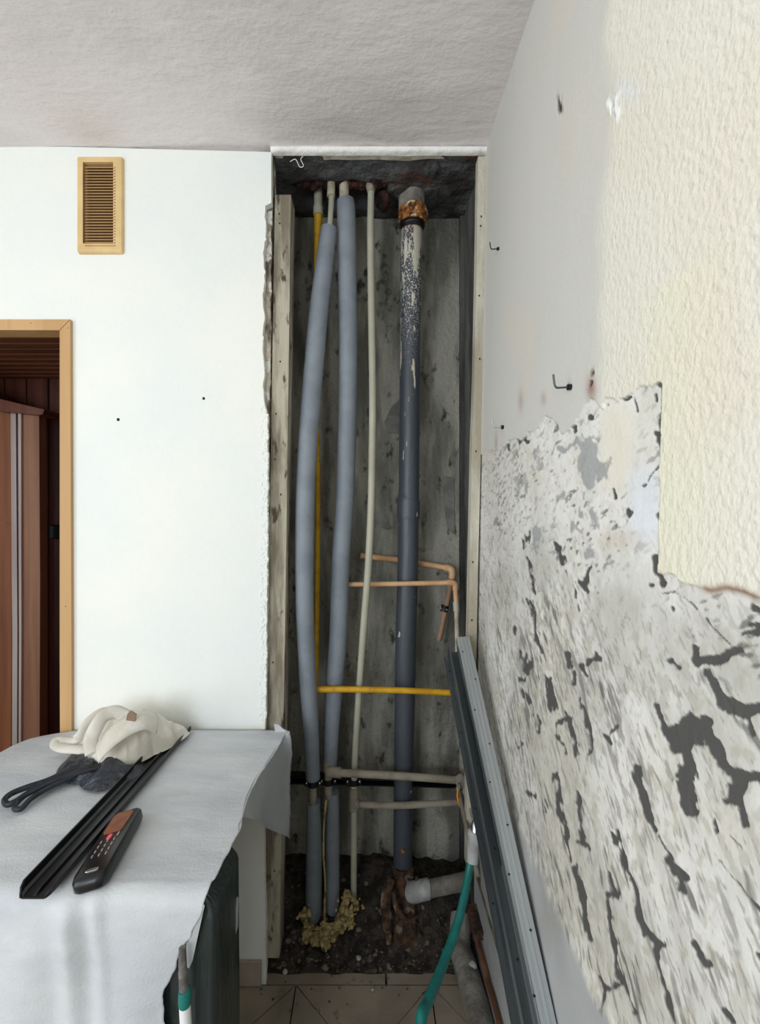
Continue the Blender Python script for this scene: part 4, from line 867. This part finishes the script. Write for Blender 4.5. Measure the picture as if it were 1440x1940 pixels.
ribbon([P(176,1428,1.20), P(172,1403,1.215), P(182,1378,1.235), P(196,1357,1.26), P(218,1349,1.28), P(240,1358,1.29)], .035, 2.0, 'hem_strap', M['rag'])
ribbon([P(186,1430,1.165), P(206,1402,1.17), P(236,1378,1.19), P(270,1364,1.22), P(296,1370,1.25)], .060, .8, 'cloth_fold', M['rag'])
o = MB().prism([P(238,1368,1.20), P(241,1353,1.20), P(247,1347,1.20), P(258,1353,1.20), P(256,1366,1.20), P(247,1372,1.20)], (0, .003, 0)).build('care_tag', M['tag'], rg, label='small brown tag')

# ================================================================= VENT, HOOKS
vt = thing('vent_grille', 'beige louvred air vent grille high on the white wall above the doorway', 'vent', P(192, 391, D))
def R2(x0, y0, x1, y1, d0, d1, bev=0): 
    a = P(x0, y0, D); b = P(x1, y1, D); return (a[0], D-d0, a[2]), (b[0], D-d1, b[2])
mb = MB(); R_ = []
def rr_(x0, y0, x1, y1, dep, r):
    a = P(x0, y0, D); b = P(x1, y1, D); o_ = []
    for cx, cz, a0_ in ((b[0]-r, a[2]-r, 0), (a[0]+r, a[2]-r, 90), (a[0]+r, b[2]+r, 180), (b[0]-r, b[2]+r, 270)):
        for k in range(5): t_ = math.radians(a0_+22.5*k); o_.append((cx+r*math.cos(t_), D-dep, cz+r*math.sin(t_)))
    return o_
for q in ((149, 300.5, 236, 482.5, -.002, .006), (149.5, 300.5, 235, 482, .006, .006), (150.5, 302, 233.5, 480, .010, .005), (152, 303.5, 229, 476, .011, .005), (161, 312, 218, 465, .011, .002), (160.5, 312, 218.5, 465, .001, .002)): R_.append(rr_(*q))
mb.add(np.array(R_).reshape(-1, 3), [(r*20+i, (r+1)*20+i, (r+1)*20+(i+1) % 20, r*20+(i+1) % 20) for r in range(5) for i in range(20)])
mb.build('grille_frame', M['vent'], vt)
MB().box(P(160, 311, D-.001), (P(219, 311, D)[0], D-.0005, P(219, 466, D)[2])).build('insect_mesh', M['ventback'], vt)
sl = None
for k in range(28):
    y = 315+k*(465-315)/27.4; a = P(161, y, D-.012); b = P(218, y, D-.012)
    if sl is None:
        mb = MB(); mb.add([(a[0], D-.013, a[2]-.003), (b[0], D-.013, a[2]-.003), (b[0], D-.013, a[2]-.0055), (a[0], D-.013, a[2]-.0055), (a[0], D-.003, a[2]+.003), (b[0], D-.003, a[2]+.003), (b[0], D-.003, a[2]+.001), (a[0], D-.003, a[2]+.001)], [(0, 3, 2, 1), (0, 1, 5, 4), (3, 7, 6, 2), (4, 5, 6, 7)])
        sl = mb.build('slat', M['ventslat'], vt); z00 = a[2]
    else:
        o = sl.copy(); COL.objects.link(o); o.location = (0, 0, a[2]-z00)
def hook(px, py, s, label, m=M['steeldark']):
    # L-shaped screw hook in the right wall at image spot
    Z = CH; Y = .337*F/(px-700)
    for _ in range(3): X_ = float(wx(CH-(py-951)*Y/F)); Y = X_*F/(px-700)
    X_ -= .0; c = np.array([X_, Y, CH-(py-951)*Y/F]); t_ = thing('wall_hook', label, 'hook', tuple(c), 'screw hooks in the right wall')
    MB().tube([c+np.array([.006, 0, 0]), c-np.array([.006*s, 0, .0005])], .0052*s, 12, smooth=False).build('wall_plug', M['black'], t_, smooth=True)
    MB().tube([c, c-np.array([.022*s, 0, .0015]), c-np.array([.026*s, 0, -.0005]), c-np.array([.028*s, 0, -.005]), c-np.array([.030*s, 0, -.021*s])], .0017*s, 10).build('bent_shank', m, t_, smooth=True)
hook(1082, 733, 1.0, 'bent steel wall hook in a black plug, beside the rusty hole', M['steeldark'])
hook(954, 809, .95, 'small bright wall hook at the top edge of the scraped area, next to the shaft', M['steel'])
hook(945, 471, .8, 'small dark wall hook high up close to the shaft corner', M['black'])
# string caught at the top of the shaft
o = MB().tube([P(550,306,1.44), P(560,302,1.43), P(568,316,1.425), P(575,314,1.425), P(570,302,1.43), P(574,296,1.43)], .0013, 8, res=10).build('string_scrap', M['string'], smooth=True); tag(o, 'short white string curled at the top left of the shaft', 'string')

# ================================================================= DOORWAY AND HALL
df = struct(bpy.data.objects.new('door_1', None)); COL.objects.link(df); WL[df] = (0, 0, 0)
def quad(L, d0, d1, m, nm, par):
    mb = MB(); mb.prism([(P(a, b, D)[0], D-d0, P(a, b, D)[2]) for a, b in L], (0, d0+d1, 0)); return mb.build(nm, m, par)
zb = P(0, 1865, D)[2]
quad([(118, 629), (137.5, 609), (140, 1240), (141, 1865), (120, 1865), (118, 1240)], .012, .05, M['doortrim'], 'door_jamb', df)
quad([(-440, 608), (137, 608), (117.3, 628.3), (-440, 627)], .012, .05, M['doortrim'], 'door_head', df)
for (px, py) in ((129, 621), (58, 612), (124, 1149)):
    c = P(px, py, D-.013); MB().blob((c[0], D-.012, c[2]), (.0015, .0008, .0015), 0, 1, 8, 5).build('nail_hole', M['knot'], df)
YH = 2.05
hc = struct(bpy.data.objects.new('ceiling_hall', None)); COL.objects.link(hc); WL[hc] = (0, 0, 0)
for k in range(10):
    y0 = 1.475+k*.058
    MB().box((-2.2, y0, 2.012), (-.80, y0+.047, 2.030), bev=.003).build('slat', M['slat'], hc)
MB().box((-2.2, 1.47, 2.031), (-.80, 2.12, 2.08)).build('backing', M['knot'], hc)
hw = struct(bpy.data.objects.new('wall_hall', None)); COL.objects.link(hw); WL[hw] = (0, 0, 0)
xk = -2.2
while xk < -.85:
    MB().box((xk, YH+.004*((int((xk+3)*100)) % 2), 0), (xk+.094, YH+.03, 2.05), bev=.004).build('plank', M['lacquer'], hw); xk += .098
MB().box((-2.25, YH+.02, 0), (-.8, YH+.06, 2.1)).build('backing', M['knot'], hw)
struct(MB().box((-.86, 1.52, 0), (-.82, YH+.05, 2.06)).build('wall_hall_right', M['lacquer']))
struct(MB().box((-2.25, 1.52, 0), (-2.2, YH+.05, 2.06)).build('wall_hall_left', M['lacquer']))
struct(MB().box((-2.25, 1.52, -.02), (-.8, YH+.05, .0)).build('floor_hall', M['lacquer']))
# old switch box on the hall wall
c = P(106, 1008, YH-.03); o = MB().box((c[0]-.032, YH-.03, c[2]-.03), (c[0]+.032, YH, c[2]+.03), bev=.004).build('switch_box', M['black']); tag(o, 'small black switch box on the red-brown hall panelling', 'switch')
# built-in cupboard with sliding door strips
cp = thing('hall_cupboard', 'knotty pine cupboard with aluminium strips inside the hall doorway', 'cupboard', (-1.5, 1.85, 0))
YC = 1.86
def vq(L, m, nm, dep=.03, Y=YC, label=None): return MB().prism([P(a, b, Y) for a, b in L], (0, dep, 0)).build(nm, m, cp, label=label)
vq([(-260, 650), (-40, 735), (0, 756), (84, 776), (81, 785), (72, 786), (0, 779), (-260, 720)], M['lacquer'], 'header', .10, YC-.03)
vq([(42, 785), (74, 787), (76, 1100), (74, 1740), (36, 1740), (38, 1100)], M['pinelight'], 'pine_stile', .04, label='pale pine stile with knots')
vq([(-250, 700), (-20, 778), (20, 780), (22, 1100), (20, 1740), (-250, 1740)], M['pine'], 'sliding_panel', .03, YC+.02)
vq([(20, 780), (30, 780), (33, 1200), (31, 1740), (22, 1740), (23, 1200)], M['alu'], 'aluminium_strip', .03)
vq([(34, 782), (40, 783), (40.5, 1200), (38, 1740), (34, 1740), (36, 1200)], M['alu'], 'aluminium_strip', .045, YC-.01)
vq([(29, 780), (36, 782), (37, 1200), (35, 1740), (30, 1740), (32, 1200)], M['lacquer'], 'groove_strip', .02, YC+.015)
